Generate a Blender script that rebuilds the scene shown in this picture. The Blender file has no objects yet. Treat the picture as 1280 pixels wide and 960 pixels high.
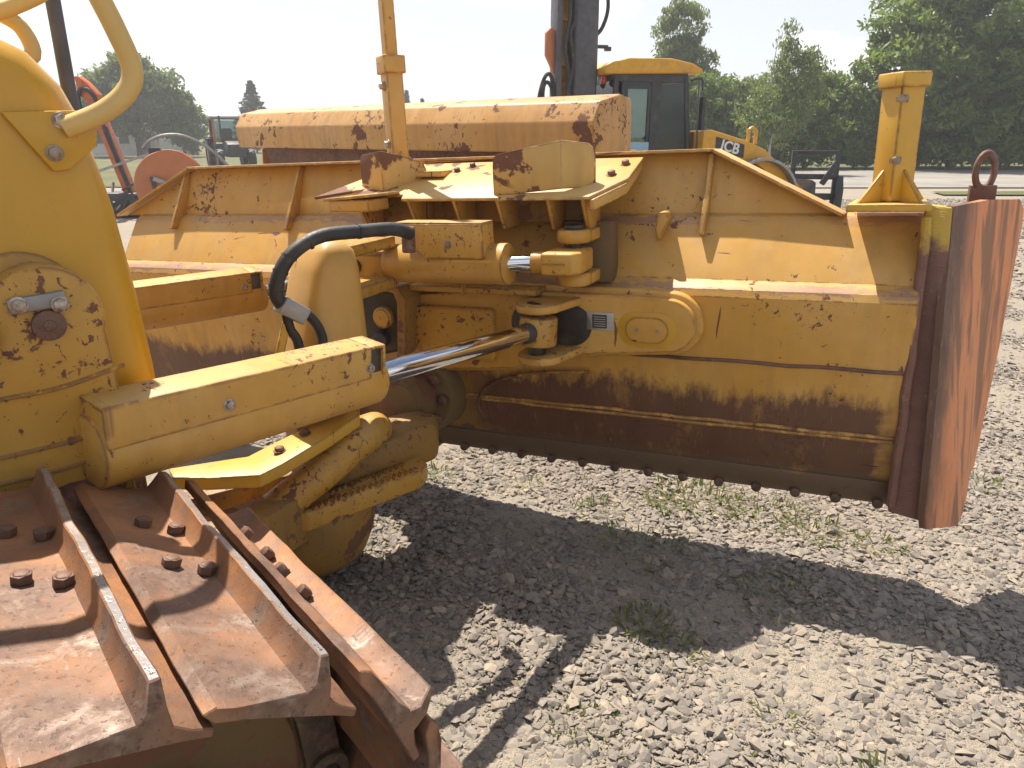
import bpy, bmesh, math, random
import numpy as np
from mathutils import Vector, Matrix
R = math.radians
random.seed(7); rng = np.random.default_rng(7)
S = bpy.context.scene
COL = S.collection

# ---------------------------------------------------------------- camera
cam_d = bpy.data.cameras.new('camera'); cam = bpy.data.objects.new('camera', cam_d); COL.objects.link(cam)
cam.location = (0, 0, 1.7); cam.rotation_euler = (R(90 - 18.6), 0, 0)
cam_d.sensor_width = 36; cam_d.lens = 920 / 1280 * 36; cam_d.clip_start = 0.05; cam_d.clip_end = 3000
S.camera = cam
# ---------------------------------------------------------------- sky + sun
SUN_AZ, SUN_EL = R(-31), R(61)          # azimuth from +Y, negative = towards -X
sun_dir = Vector((math.sin(SUN_AZ) * math.cos(SUN_EL), math.cos(SUN_AZ) * math.cos(SUN_EL), math.sin(SUN_EL)))
W = bpy.data.worlds.new('World'); S.world = W; W.use_nodes = True
nt = W.node_tree; nt.nodes.clear()
out = nt.nodes.new('ShaderNodeOutputWorld'); bg = nt.nodes.new('ShaderNodeBackground')
sky = nt.nodes.new('ShaderNodeTexSky'); sky.sky_type = 'NISHITA'; sky.sun_disc = False
sky.sun_elevation = SUN_EL; sky.sun_rotation = SUN_AZ; sky.dust_density = 1.2; sky.air_density = 1.0
tc = nt.nodes.new('ShaderNodeTexCoord')
mp = nt.nodes.new('ShaderNodeMapping'); mp.inputs['Scale'].default_value = (1, 1, 2.6)
nz = nt.nodes.new('ShaderNodeTexNoise'); nz.inputs['Scale'].default_value = 3.1; nz.inputs['Detail'].default_value = 6; nz.inputs['Roughness'].default_value = .55
rp = nt.nodes.new('ShaderNodeValToRGB'); rp.color_ramp.elements[0].position = .47; rp.color_ramp.elements[1].position = .66
mx = nt.nodes.new('ShaderNodeMix'); mx.data_type = 'RGBA'
mx.inputs['B'].default_value = (17.2, 17.2, 17.6, 1)
nt.links.new(tc.outputs['Generated'], mp.inputs['Vector']); nt.links.new(mp.outputs['Vector'], nz.inputs['Vector'])
nt.links.new(nz.outputs['Fac'], rp.inputs['Fac']); sx = nt.nodes.new('ShaderNodeSeparateXYZ'); nt.links.new(tc.outputs['Generated'], sx.inputs[0])
mr = nt.nodes.new('ShaderNodeMapRange'); mr.interpolation_type = 'SMOOTHSTEP'; mr.inputs['From Min'].default_value = .08; mr.inputs['From Max'].default_value = .55
mr.inputs['To Min'].default_value = .46; mr.inputs['To Max'].default_value = 0; nt.links.new(sx.outputs['Z'], mr.inputs['Value'])
mm = nt.nodes.new('ShaderNodeMath'); mm.operation = 'MAXIMUM'
nt.links.new(rp.outputs['Color'], mm.inputs[0]); nt.links.new(mr.outputs['Result'], mm.inputs[1]); nt.links.new(mm.outputs[0], mx.inputs['Factor'])
nt.links.new(sky.outputs['Color'], mx.inputs['A']); nt.links.new(mx.outputs['Result'], bg.inputs['Color'])
bg.inputs['Strength'].default_value = 0.05
nt.links.new(bg.outputs['Background'], out.inputs['Surface'])
sd = bpy.data.lights.new('sun', 'SUN'); so = bpy.data.objects.new('sun', sd); COL.objects.link(so)
sd.energy = 5.0; sd.angle = R(.5); sd.color = (1, .91, .78)
so.rotation_euler = sun_dir.to_track_quat('Z', 'Y').to_euler(); so.location = (0, 0, 20)
S.view_settings.view_transform = 'Standard'; S.view_settings.look = 'None'
S.view_settings.exposure = 0.86; S.view_settings.gamma = 1
S.cycles.max_bounces = 6; S.cycles.diffuse_bounces = 3; S.cycles.glossy_bounces = 3; S.cycles.transmission_bounces = 4; S.cycles.volume_bounces = 0; S.cycles.caustics_reflective = False; S.cycles.caustics_refractive = False

# ================================================================ helpers
def link(o, parent=None):
    COL.objects.link(o)
    if parent is not None: o.parent = parent
    return o

def tag(o, label=None, cat=None, group=None, kind=None):
    if label: o['label'] = label
    if cat: o['category'] = cat
    if group: o['group'] = group
    if kind: o['kind'] = kind
    return o

def empty(name, loc=(0, 0, 0), rz=0):
    o = bpy.data.objects.new(name, None); COL.objects.link(o)
    o.location = loc; o.rotation_euler = (0, 0, rz); o.empty_display_size = .2
    return o

def basis(d, hint=(0, 0, 1)):
    d = Vector(d).normalized(); h = Vector(hint)
    if abs(d.dot(h.normalized())) > .98: h = Vector((1, 0, 0))
    u = (h - d * h.dot(d)).normalized(); v = d.cross(u)
    return d, u, v

class MB:
    """collects shapes in one bmesh, then links them as ONE mesh object"""
    def __init__(s): s.bm = bmesh.new()
    def face(s, vs, mi=0):
        try:
            f = s.bm.faces.new(vs); f.material_index = mi; return f
        except ValueError: return None
    def box(s, c, size, rot=None, mi=0):
        m = Matrix.Translation(c) @ (rot.to_4x4() if rot is not None else Matrix.Identity(4))
        x, y, z = [k / 2 for k in size]
        vs = [s.bm.verts.new(m @ Vector((a * x, b * y, d * z))) for a in (-1, 1) for b in (-1, 1) for d in (-1, 1)]
        for q in ((0, 1, 3, 2), (4, 6, 7, 5), (0, 4, 5, 1), (2, 3, 7, 6), (0, 2, 6, 4), (1, 5, 7, 3)): s.face([vs[i] for i in q], mi)
        return s
    def bar(s, p0, p1, w, h, hint=(0, 0, 1), mi=0):
        p0, p1 = Vector(p0), Vector(p1); d, u, v = basis(p1 - p0, hint)
        L = (p1 - p0).length
        return s.box((p0 + p1) / 2, (L, w, h), Matrix((d, v, u)).transposed(), mi)
    def prism(s, pts, fn, e0, e1, mi=0):
        """2-D outline pts, extruded: fn(a,b,e) -> 3-D"""
        A = [s.bm.verts.new(fn(a, b, e0)) for a, b in pts]; B = [s.bm.verts.new(fn(a, b, e1)) for a, b in pts]
        n = len(pts)
        s.face(A[::-1], mi); s.face(B, mi)
        for i in range(n): s.face([A[i], A[(i + 1) % n], B[(i + 1) % n], B[i]], mi)
        return s
    def cyl(s, p0, p1, r0, r1=None, seg=20, cap=True, mi=0):
        r1 = r0 if r1 is None else r1
        p0, p1 = Vector(p0), Vector(p1); d, u, v = basis(p1 - p0)
        rings = []
        for p, r in ((p0, r0), (p1, r1)):
            rings.append([s.bm.verts.new(p + (u * math.cos(2 * math.pi * i / seg) + v * math.sin(2 * math.pi * i / seg)) * r) for i in range(seg)])
        for i in range(seg): s.face([rings[0][i], rings[0][(i + 1) % seg], rings[1][(i + 1) % seg], rings[1][i]], mi)
        if cap: s.face(rings[0][::-1], mi); s.face(rings[1], mi)
        return s
    def lathe(s, p0, axis, prof, seg=28, mi=0, a0=0, a1=2 * math.pi):
        """prof: (distance along axis, radius)"""
        p0 = Vector(p0); d, u, v = basis(axis); full = abs(a1 - a0 - 2 * math.pi) < 1e-4
        n = seg if full else seg + 1; rings = []
        for t, r in prof:
            rings.append([s.bm.verts.new(p0 + d * t + (u * math.cos(a0 + (a1 - a0) * i / seg) + v * math.sin(a0 + (a1 - a0) * i / seg)) * max(r, 1e-4)) for i in range(n)])
        for k in range(len(rings) - 1):
            for i in range(n if full else n - 1):
                j = (i + 1) % n
                s.face([rings[k][i], rings[k][j], rings[k + 1][j], rings[k + 1][i]], mi)
        return s
    def tube(s, pts, r, seg=12, smooth=4, mi=0, taper=None):
        P = [Vector(p) for p in pts]
        if smooth:
            Q = []
            for i in range(len(P) - 1):
                a, b, c, d = P[max(i - 1, 0)], P[i], P[i + 1], P[min(i + 2, len(P) - 1)]
                for k in range(smooth):
                    t = k / smooth
                    Q.append(.5 * ((2 * b) + (-a + c) * t + (2 * a - 5 * b + 4 * c - d) * t * t + (-a + 3 * b - 3 * c + d) * t ** 3))
            Q.append(P[-1]); P = Q
        rings = []; up = None
        for i, p in enumerate(P):
            d = (P[min(i + 1, len(P) - 1)] - P[max(i - 1, 0)]).normalized()
            if up is None: _, u, v = basis(d)
            else:
                u = (up - d * up.dot(d)).normalized(); v = d.cross(u)
            up = u
            rr = r if taper is None else r + (taper - r) * i / (len(P) - 1)
            rings.append([s.bm.verts.new(p + (u * math.cos(2 * math.pi * k / seg) + v * math.sin(2 * math.pi * k / seg)) * rr) for k in range(seg)])
        for i in range(len(rings) - 1):
            for k in range(seg): s.face([rings[i][k], rings[i][(k + 1) % seg], rings[i + 1][(k + 1) % seg], rings[i + 1][k]], mi)
        s.face(rings[0][::-1], mi); s.face(rings[-1], mi)
        return s
    def hexbolt(s, p, n, r, h, washer=True):
        n = Vector(n).normalized(); p = Vector(p)
        if washer: s.cyl(p - n * .002, p + n * h * .18, r * 1.3, seg=16)
        s.cyl(p, p + n * h, r, seg=6)
        s.cyl(p + n * h, p + n * h * 1.12, r * .8, r * .6, seg=12)
        return s
    def build(s, name, mat, parent=None, bevel=0, seg=2, ang=35, jitter=0, sub=0):
        bm = s.bm
        bmesh.ops.recalc_face_normals(bm, faces=bm.faces[:])
        if bevel:
            es = [e for e in bm.edges if len(e.link_faces) == 2 and e.calc_face_angle(0) > R(32)]
            if es: bmesh.ops.bevel(bm, geom=es, offset=bevel, segments=seg, affect='EDGES', clamp_overlap=True, profile=.5)
        if sub:
            bmesh.ops.subdivide_edges(bm, edges=bm.edges[:], cuts=sub, use_grid_fill=True)
        if jitter:
            from mathutils import noise
            for v in bm.verts: v.co += noise.noise_vector(v.co * 9) * jitter
        me = bpy.data.meshes.new(name); bm.to_mesh(me); bm.free()
        for p in me.polygons: p.use_smooth = True
        me.set_sharp_from_angle(angle=R(ang))
        for m in (mat if isinstance(mat, (list, tuple)) else [mat] if mat else []): me.materials.append(m)
        return link(bpy.data.objects.new(name, me), parent)

def np_mesh(name, verts, faces, mat, parent=None, smooth=False, attrs=None):
    """faces: (n,k) int array, every face k corners"""
    me = bpy.data.meshes.new(name); n, k = faces.shape
    me.vertices.add(len(verts)); me.vertices.foreach_set('co', np.asarray(verts, np.float32).ravel())
    me.loops.add(n * k); me.loops.foreach_set('vertex_index', faces.astype(np.int32).ravel())
    me.polygons.add(n); me.polygons.foreach_set('loop_start', (np.arange(n) * k).astype(np.int32))
    me.polygons.foreach_set('loop_total', np.full(n, k, np.int32))
    me.update(calc_edges=True)
    me.polygons.foreach_set('use_smooth', np.full(n, smooth, bool))
    for an, av in (attrs or {}).items():
        a = me.attributes.new(an, 'FLOAT', 'POINT'); a.data.foreach_set('value', np.asarray(av, np.float32))
    me.materials.append(mat); me.validate()
    return link(bpy.data.objects.new(name, me), parent)

# ================================================================ materials
class NT:
    def __init__(s, name):
        s.m = bpy.data.materials.new(name); s.m.use_nodes = True; s.t = s.m.node_tree; s.t.nodes.clear()
        s.out = s.n('ShaderNodeOutputMaterial'); s.b = s.n('ShaderNodeBsdfPrincipled')
        s.l(s.b.outputs[0], s.out.inputs['Surface'])
        s.tc = s.n('ShaderNodeTexCoord'); s.obj = s.tc.outputs['Object']
    def n(s, k, **kw):
        nd = s.t.nodes.new(k)
        for a, b in kw.items(): setattr(nd, a, b)
        return nd
    def l(s, a, b): s.t.links.new(a, b)
    def put(s, sock, v):
        if hasattr(v, 'node'): s.l(v, sock)
        else: sock.default_value = v if not (isinstance(v, tuple) and len(v) == 3 and sock.type == 'RGBA') else (*v, 1)
    def noise(s, scale, detail=4, rough=.55, vec=None, dist=0, stretch=None):
        vec = vec or s.obj
        if stretch:
            mp = s.n('ShaderNodeMapping'); mp.inputs['Scale'].default_value = stretch; s.l(vec, mp.inputs['Vector']); vec = mp.outputs['Vector']
        nd = s.n('ShaderNodeTexNoise'); nd.inputs['Scale'].default_value = scale; nd.inputs['Detail'].default_value = detail
        nd.inputs['Roughness'].default_value = rough; nd.inputs['Distortion'].default_value = dist; s.l(vec, nd.inputs['Vector'])
        return nd.outputs['Fac']
    def vor(s, scale, feat='F1', out='Distance', vec=None):
        nd = s.n('ShaderNodeTexVoronoi', feature=feat); nd.inputs['Scale'].default_value = scale; s.l(vec or s.obj, nd.inputs['Vector'])
        return nd.outputs[out]
    def ramp(s, f, a, b, lo=0., hi=1.):
        nd = s.n('ShaderNodeMapRange', clamp=True); s.put(nd.inputs['Value'], f)
        nd.inputs['From Min'].default_value = a; nd.inputs['From Max'].default_value = b
        nd.inputs['To Min'].default_value = lo; nd.inputs['To Max'].default_value = hi
        return nd.outputs['Result']
    def math(s, op, a, b=0.):
        nd = s.n('ShaderNodeMath', operation=op); s.put(nd.inputs[0], a); s.put(nd.inputs[1], b); return nd.outputs[0]
    def mix(s, f, a, b):
        nd = s.n('ShaderNodeMix', data_type='RGBA'); s.put(nd.inputs['Factor'], f); s.put(nd.inputs['A'], a); s.put(nd.inputs['B'], b)
        return nd.outputs['Result']
    def sep(s, v=None):
        nd = s.n('ShaderNodeSeparateXYZ'); s.l(v or s.obj, nd.inputs[0]); return nd.outputs
    def bump(s, h, strength=.3, dist=.01, prev=None):
        nd = s.n('ShaderNodeBump'); nd.inputs['Strength'].default_value = strength; nd.inputs['Distance'].default_value = dist
        s.put(nd.inputs['Height'], h)
        if prev: s.l(prev, nd.inputs['Normal'])
        return nd.outputs['Normal']
    def edge(s, radius=.012):
        bv = s.n('ShaderNodeBevel', samples=4); bv.inputs['Radius'].default_value = radius
        g = s.n('ShaderNodeNewGeometry'); d = s.n('ShaderNodeVectorMath', operation='DOT_PRODUCT')
        s.l(bv.outputs[0], d.inputs[0]); s.l(g.outputs['Normal'], d.inputs[1])
        return s.math('SUBTRACT', 1., d.outputs['Value'])
    def done(s, color, rough=.5, metal=0., normal=None, spec=None):
        s.put(s.b.inputs['Base Color'], color); s.put(s.b.inputs['Roughness'], rough); s.put(s.b.inputs['Metallic'], metal)
        if normal: s.l(normal, s.b.inputs['Normal'])
        if spec is not None: s.put(s.b.inputs['Specular IOR Level'], spec)
        return s.m

RUST = (.115, .05, .03); RUST2 = (.21, .095, .05)
def paint(name, base=(.56, .295, .045), faded=(.63, .39, .125), chips=.5, patch=0., dirt=.3, edge=True, wear=None, rough=.42, scale=1., primer=False, mixf=.5, gloss_smooth=False):
    """worn enamel: faded colour, clustered chips, worn edges, scratches, dust; wear=(z_low, z_high) rusted band"""
    m = NT(name)
    f1 = m.noise(2.2 * scale, 5); f2 = m.noise(14 * scale, 4)
    c = m.mix(m.ramp(f1, .3 + .2 * (1 - mixf), .7 + .2 * (1 - mixf) - .1 * mixf), base, faded)
    c = m.mix(m.ramp(f2, .35, .75, 0, .25), c, tuple(k * .72 for k in base))
    # dust film and grime streaks
    st = m.noise(6, 5, .6, stretch=(2.4, 2.4, .28))
    grime = m.math('MULTIPLY', m.ramp(st, .42, .75), m.ramp(m.noise(1.7, 4), .32, .68))
    c = m.mix(m.math('MULTIPLY', grime, dirt), c, (.15, .095, .04))
    gn = m.n('ShaderNodeNewGeometry'); nz_ = m.sep(gn.outputs['Normal'])[2]
    dust = m.math('MULTIPLY', m.ramp(nz_, .3, .95), m.ramp(m.noise(7, 5, .65), .38, .72, 0, .5))
    c = m.mix(m.math('MULTIPLY', dust, .0 if gloss_smooth else 1.), c, (.40, .31, .20))
    # chips
    cl = m.ramp(m.noise(2.4 * scale, 4, .6), .36, .72, -.11, .10)
    ch = m.noise(31 * scale, 7, .68, dist=.35)
    thr = .715 - .14 * chips
    chip = m.ramp(m.math('ADD', ch, cl), thr, thr + .018)
    fine = m.ramp(m.math('ADD', m.noise(130 * scale, 2, .5), cl), .80 - .1 * chips, .82 - .1 * chips)
    sc = m.noise(16 * scale, 3, .5, stretch=(1, 1, .16), dist=1.2)
    sc2 = m.noise(19 * scale, 3, .5, stretch=(.16, 1, .7), dist=1.6)
    scr = m.math('MULTIPLY', m.math('MAXIMUM', m.ramp(sc, .70 - .03 * chips, .72 - .03 * chips), m.ramp(sc2, .715 - .03 * chips, .735 - .03 * chips)), m.ramp(m.noise(4.7, 2), .47, .54))
    mask = m.math('MAXIMUM', m.math('MAXIMUM', chip, fine), scr)
    if patch:
        pt = m.ramp(m.noise(5 * scale, 7, .6), .66 - .24 * patch, .675 - .24 * patch)
        mask = m.math('MAXIMUM', mask, pt)
    if edge:
        e = m.edge(.013); ew = m.ramp(m.math('MULTIPLY', e, m.ramp(m.noise(21, 5, .65), .40, .62, 0, 3.6)), .04, .1)
        mask = m.math('MAXIMUM', mask, ew)
    rustc = m.mix(m.noise(22, 5), RUST, RUST2)
    rg = m.ramp(m.noise(5, 4), .3, .8, rough - .06, rough + .16)
    if wear:
        z = m.sep()[2]
        zz = m.math('ADD', z, m.math('MULTIPLY', m.math('SUBTRACT', m.noise(17, 7, .72, stretch=(1.3, 1, .5)), .5), .22))
        zz = m.math('ADD', zz, m.math('MULTIPLY', m.math('SUBTRACT', m.noise(1.6, 3), .5), .22))
        x = m.sep()[0]
        wr = m.ramp(zz, wear[1], wear[1] - .06)
        wr = m.math('MULTIPLY', wr, m.ramp(m.math('ADD', x, m.math('MULTIPLY', m.noise(9, 4), .3)), 2.03, 1.95))
        wr = m.math('MULTIPLY', wr, m.ramp(m.math('ADD', m.math('ABSOLUTE', m.math('ADD', x, .28)), m.math('MULTIPLY', m.noise(4, 4), .5)), .33, .70, .25, 1))
        wr = m.math('MULTIPLY', wr, m.ramp(m.noise(7, 6, .7, stretch=(1, 1, .4)), .28, .42, .55, 1))
        wr = m.math('MAXIMUM', wr, m.ramp(m.math('ADD', z, m.math('MULTIPLY', m.noise(11, 4), .16)), .24, .18))
        wcol = m.mix(m.noise(9, 6, .65, stretch=(1, 1, .3)), (.070, .026, .019), (.15, .068, .04))
        wcol = m.mix(m.ramp(m.noise(60, 3, .6, stretch=(2, 1, .12)), .62, .7, 0, .6), wcol, (.26, .17, .09))
        lo = m.ramp(z, wear[0] + .04, wear[0])
        wcol = m.mix(m.math('MULTIPLY', lo, .75), wcol, (.115, .085, .055))
        c = m.mix(mask, c, rustc)
        bn = m.noise(26, 5, .65, stretch=(.5, 1, 1.6))
        for zc in (1.112, .868):       # paint rubbed off along the two bends
            bd = m.math('SUBTRACT', 1., m.math('MULTIPLY', m.math('ABSOLUTE', m.math('SUBTRACT', z, zc)), 30.))
            bd = m.ramp(m.math('ADD', bd, m.math('MULTIPLY', m.math('SUBTRACT', bn, .5), 3.2)), .45, .75, 0, .85)
            c = m.mix(m.math('MULTIPLY', bd, m.ramp(m.noise(1.1, 2), .40, .55, .15, 1)), c, m.mix(bn, (.22, .115, .085), (.36, .22, .16)))
        c = m.mix(m.math('MULTIPLY', wr, .96), c, wcol)
    else:
        c = m.mix(mask, c, rustc)
        if primer: c = m.mix(m.math('MULTIPLY', grime, .3), c, (.4, .3, .2))
    rr = m.mix(mask, rg, (.82, .82, .82))
    h = m.math('SUBTRACT', m.math('MULTIPLY', m.noise(3.5, 3), .25 if gloss_smooth else .6), m.math('MULTIPLY', mask, .35))
    nb = m.bump(h, .25, .004)
    nb = m.bump(m.noise(220, 2), .06 if gloss_smooth else .12, .002, nb)
    return m.done(c, rr, 0, nb)

def steel_rust(name, c0=(.34, .15, .075), c1=(.14, .065, .04), c2=(.30, .25, .22), grey=.3, rough=.62, metal=.15, sc=1.):
    m = NT(name)
    c = m.mix(m.ramp(m.noise(4.2 * sc, 6, .6), .40, .62), c0, c1)
    c = m.mix(m.ramp(m.noise(30 * sc, 6, .65), .45, .7, 0, .8), c, (.21, .13, .095))
    g = m.ramp(m.noise(8 * sc, 7, .7, dist=.5), .62 - .2 * grey, .74 - .2 * grey)
    sc_ = m.ramp(m.noise(70, 3, .6, stretch=(.25, 1, 1), dist=.8), .66, .74)
    g2 = m.math('MAXIMUM', m.math('MULTIPLY', g, .75), m.math('MULTIPLY', sc_, .55))
    c = m.mix(g2, c, c2)
    pit = m.ramp(m.noise(90, 3), .6, .66)
    c = m.mix(m.math('MULTIPLY', m.math('MULTIPLY', pit, m.ramp(m.noise(4, 4), .42, .62)), .7), c, (.06, .04, .03))
    nb = m.bump(m.math('SUBTRACT', m.noise(45, 5, .65), m.math('MULTIPLY', pit, .4)), .35, .004)
    return m.done(c, m.ramp(g2, 0, 1, rough, rough - .22), m.ramp(g2, 0, 1, metal, .6), nb)

def plain(name, c, rough=.6, metal=0., var=.25, bump=.1, sc=12):
    m = NT(name)
    cc = m.mix(m.ramp(m.noise(sc, 5), .3, .75), tuple(k * (1 - var) for k in c), tuple(min(1, k * (1 + var)) for k in c))
    cc = m.mix(m.ramp(m.noise(sc * .3, 4), .55, .75, 0, .35), cc, (.2, .17, .13))
    return m.done(cc, m.ramp(m.noise(sc * 2, 3), .3, .7, rough - .08, min(1, rough + .1)), metal, m.bump(m.noise(sc * 9, 3), bump, .003))

M = {}
M['yellow'] = paint('worn_yellow_paint', chips=.62, scale=1.25, dirt=.5)
M['blade'] = paint('blade_yellow_paint', chips=.7, wear=(.10, .475), dirt=.5, scale=.9)
M['yellow_pale'] = paint('faded_yellow_paint', base=(.58, .325, .07), faded=(.64, .41, .14), chips=.4, dirt=.2)
M['hood'] = paint('hood_yellow_enamel', base=(.54, .295, .018), faded=(.57, .315, .028), chips=-.35, dirt=.12, edge=False, rough=.3, scale=.6, gloss_smooth=True)
M['cast'] = paint('cast_yellow_paint', base=(.50, .26, .03), faded=(.54, .32, .07), chips=1.05, dirt=.6, scale=1.2)
M['dirty'] = paint('greasy_yellow_paint', base=(.34, .18, .03), faded=(.19, .11, .04), chips=1.0, patch=.34, dirt=1.2, rough=.55, scale=1.5)
M['patchy'] = paint('peeling_yellow_paint', base=(.58, .34, .08), faded=(.62, .42, .16), chips=.3, patch=.58, scale=.8)
M['spare'] = paint('sun_bleached_orange_paint', base=(.56, .29, .08), faded=(.62, .38, .15), chips=.8, patch=.26, scale=1.1, dirt=.6)
M['rail'] = paint('rail_yellow_paint', base=(.62, .42, .13), faded=(.66, .48, .2), chips=-.2, dirt=.1, edge=False, gloss_smooth=True)
M['newyellow'] = paint('bright_yellow_paint', base=(.60, .34, .03), faded=(.64, .38, .06), chips=.3, dirt=.2)
M['shoe'] = steel_rust('rusty_track_steel', (.36, .165, .07), (.125, .07, .048), (.32, .26, .22), grey=.22, sc=.9)
M['grouser'] = steel_rust('polished_track_edge', (.32, .27, .25), (.22, .17, .15), (.48, .46, .45), grey=.9, rough=.42, metal=.5)
M['bolt'] = steel_rust('rusty_bolt', (.17, .085, .055), (.10, .055, .04), (.22, .18, .16), grey=.1, sc=3)
M['boltsteel'] = steel_rust('galvanised_bolt', (.40, .34, .26), (.26, .20, .15), (.55, .52, .48), grey=.6, sc=3, rough=.5, metal=.4)
M['brown'] = steel_rust('brown_rust_plate', (.19, .085, .06), (.105, .05, .04), (.27, .19, .16), grey=.12)
M['grease'] = plain('black_grease', (.03, .024, .018), .38, var=.5, bump=.5, sc=20)
M['under'] = paint('undercarriage_paint', base=(.16, .10, .035), faded=(.11, .075, .045), chips=.9, patch=.5, dirt=.9, rough=.75)
M['rubber'] = plain('black_rubber', (.028, .028, .03), .55, var=.3, bump=.25, sc=25)
M['darkmetal'] = plain('dark_grey_metal', (.05, .05, .055), .5, .2)
M['greymetal'] = plain('grey_metal', (.30, .30, .30), .45, .6)
M['pipe'] = plain('grey_pipe', (.10, .10, .11), .5, .2)  # grey raised for lens veil, put into the base colour
M['boom'] = plain('veiled_grey_boom_paint', (.085, .085, .10), .5, .1)  # lighter bluish grey: lens veil put into the boom's colour
M['white'] = plain('white_paint', (.75, .75, .73), .5, var=.08)
M['blue'] = plain('pale_blue_plastic', (.30, .50, .62), .5, var=.1)
M['orange'] = plain('orange_paint', (.52, .12, .03), .45, var=.2)
M['orange_dull'] = plain('dull_orange_paint', (.46, .16, .06), .6, var=.1, sc=5)
M['loader_yellow'] = plain('loader_yellow_paint', (.66, .34, .02), .4, var=.1)
M['lamp'] = plain('lamp_lens', (.7, .7, .68), .2, var=.1)
M['lampred'] = plain('red_lamp_lens', (.45, .06, .03), .25, var=.1)
M['wall'] = plain('whitewashed_wall', (.62, .60, .56), .85, var=.12, sc=2)
M['roof'] = plain('roof_tile', (.22, .10, .07), .85, sc=3)
M['wood'] = plain('brown_wood', (.13, .07, .045), .7)
M['label'] = plain('data_plate', (.42, .42, .40), .4, .5)
M['seat'] = plain('black_seat', (.02, .02, .022), .8)

def m_chrome():
    m = NT('chrome_rod')
    ch = m.ramp(m.noise(40, 4, .6, stretch=(1, 3, 3)), .6, .8, .06, .3)
    return m.done((.72, .74, .78), ch, 1.0, m.bump(m.noise(60, 2), .03, .001))
M['chrome'] = m_chrome()

def m_side():
    """worn cutter plate: orange-rust scored stripes along the plate over brown"""
    m = NT('scored_orange_steel')
    u = m.sep()
    s = m.noise(10, 4, .55, stretch=(2.6, 2.6, .16), dist=.35)
    c = m.mix(m.ramp(s, .40, .50), (.30, .15, .085), (.68, .27, .12))
    c = m.mix(m.ramp(m.noise(26, 5, .6, stretch=(1.6, 1.6, .12)), .55, .7, 0, .7), c, (.30, .19, .125))
    # towards the crease the plate is brown again
    xx = m.math('ADD', u[0], m.math('MULTIPLY', m.math('SUBTRACT', m.noise(5, 4, .6, stretch=(1, 1, .35)), .5), .16))
    c = m.mix(m.ramp(xx, 2.045, 1.975), c, m.mix(m.noise(12, 6, .65), (.10, .052, .038), (.20, .115, .08)))
    c = m.mix(m.ramp(m.noise(55, 4, .6, stretch=(2, 2, .3)), .6, .68, 0, .5), c, (.34, .25, .19))
    return m.done(c, .58, .1, m.bump(m.noise(30, 5, .6, stretch=(2, 2, .2)), .3, .004))
M['side'] = m_side()

def m_weld():
    m = NT('welded_brown_steel')
    w = m.n('ShaderNodeTexWave', wave_type='BANDS', bands_direction='Z'); w.inputs['Scale'].default_value = 31; w.inputs['Distortion'].default_value = 9; w.inputs['Detail'].default_value = 3
    m.l(m.obj, w.inputs['Vector'])
    c = m.mix(m.noise(12, 6, .65), (.115, .05, .04), (.27, .14, .105))
    z = m.sep()[2]
    zt = m.math('ADD', z, m.math('MULTIPLY', m.math('SUBTRACT', m.noise(20, 4), .5), .16))
    c = m.mix(m.ramp(zt, 1.02, 1.07, 0, .9), c, m.mix(m.noise(18, 5), (.50, .34, .03), (.60, .42, .08)))       # the fresh yellow repair at the top
    c = m.mix(m.ramp(m.noise(40, 4), .66, .72, 0, .6), c, (.33, .24, .17))
    return m.done(c, .62, .1, m.bump(m.math('ADD', m.math('MULTIPLY', w.outputs['Fac'], m.ramp(m.noise(7, 3), .4, .65, .1, .8)), m.math('MULTIPLY', m.noise(45, 5), 1.3)), .4, .006))
M['weld'] = m_weld()

def m_glass():
    m = NT('tinted_glass')
    t = m.n('ShaderNodeBsdfTransparent'); t.inputs['Color'].default_value = (.58, .64, .62, 1)
    g = m.n('ShaderNodeBsdfGlossy'); g.inputs['Roughness'].default_value = .02
    fr = m.n('ShaderNodeFresnel'); fr.inputs['IOR'].default_value = 1.5
    mx = m.n('ShaderNodeMixShader'); m.l(fr.outputs[0], mx.inputs['Fac']); m.l(t.outputs[0], mx.inputs[1]); m.l(g.outputs[0], mx.inputs[2])
    m.l(mx.outputs[0], m.out.inputs['Surface']); m.t.nodes.remove(m.b)
    return m.m
M['glass'] = m_glass()

def m_leaf(name, a, b, trans=.5):
    m = NT(name)
    at = m.n('ShaderNodeAttribute', attribute_name='tint')
    c = m.mix(at.outputs['Fac'], a, b)
    m.put(m.b.inputs['Base Color'], c); m.b.inputs['Roughness'].default_value = .5
    tr = m.n('ShaderNodeBsdfTranslucent'); m.put(tr.inputs['Color'], m.mix(.5, c, (.20, .27, .03)))
    mx = m.n('ShaderNodeMixShader'); mx.inputs['Fac'].default_value = trans
    m.l(m.b.outputs[0], mx.inputs[1]); m.l(tr.outputs[0], mx.inputs[2]); m.l(mx.outputs[0], m.out.inputs['Surface'])
    return m.m
M['leaf'] = m_leaf('broad_leaf', (.075, .14, .025), (.23, .32, .07))
M['leaf_birch'] = m_leaf('birch_leaf', (.11, .155, .055), (.25, .30, .12))
M['leaf_far'] = m_leaf('far_leaf', (.09, .135, .05), (.19, .23, .085))
M['needle'] = m_leaf('needle', (.035, .06, .035), (.07, .10, .055), .15)
M['weed'] = m_leaf('weed_leaf', (.10, .155, .04), (.30, .29, .12))
M['bark'] = plain('bark', (.10, .075, .055), .9, bump=.6)
M['bark_birch'] = plain('birch_bark', (.50, .48, .44), .8, var=.35)

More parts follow.
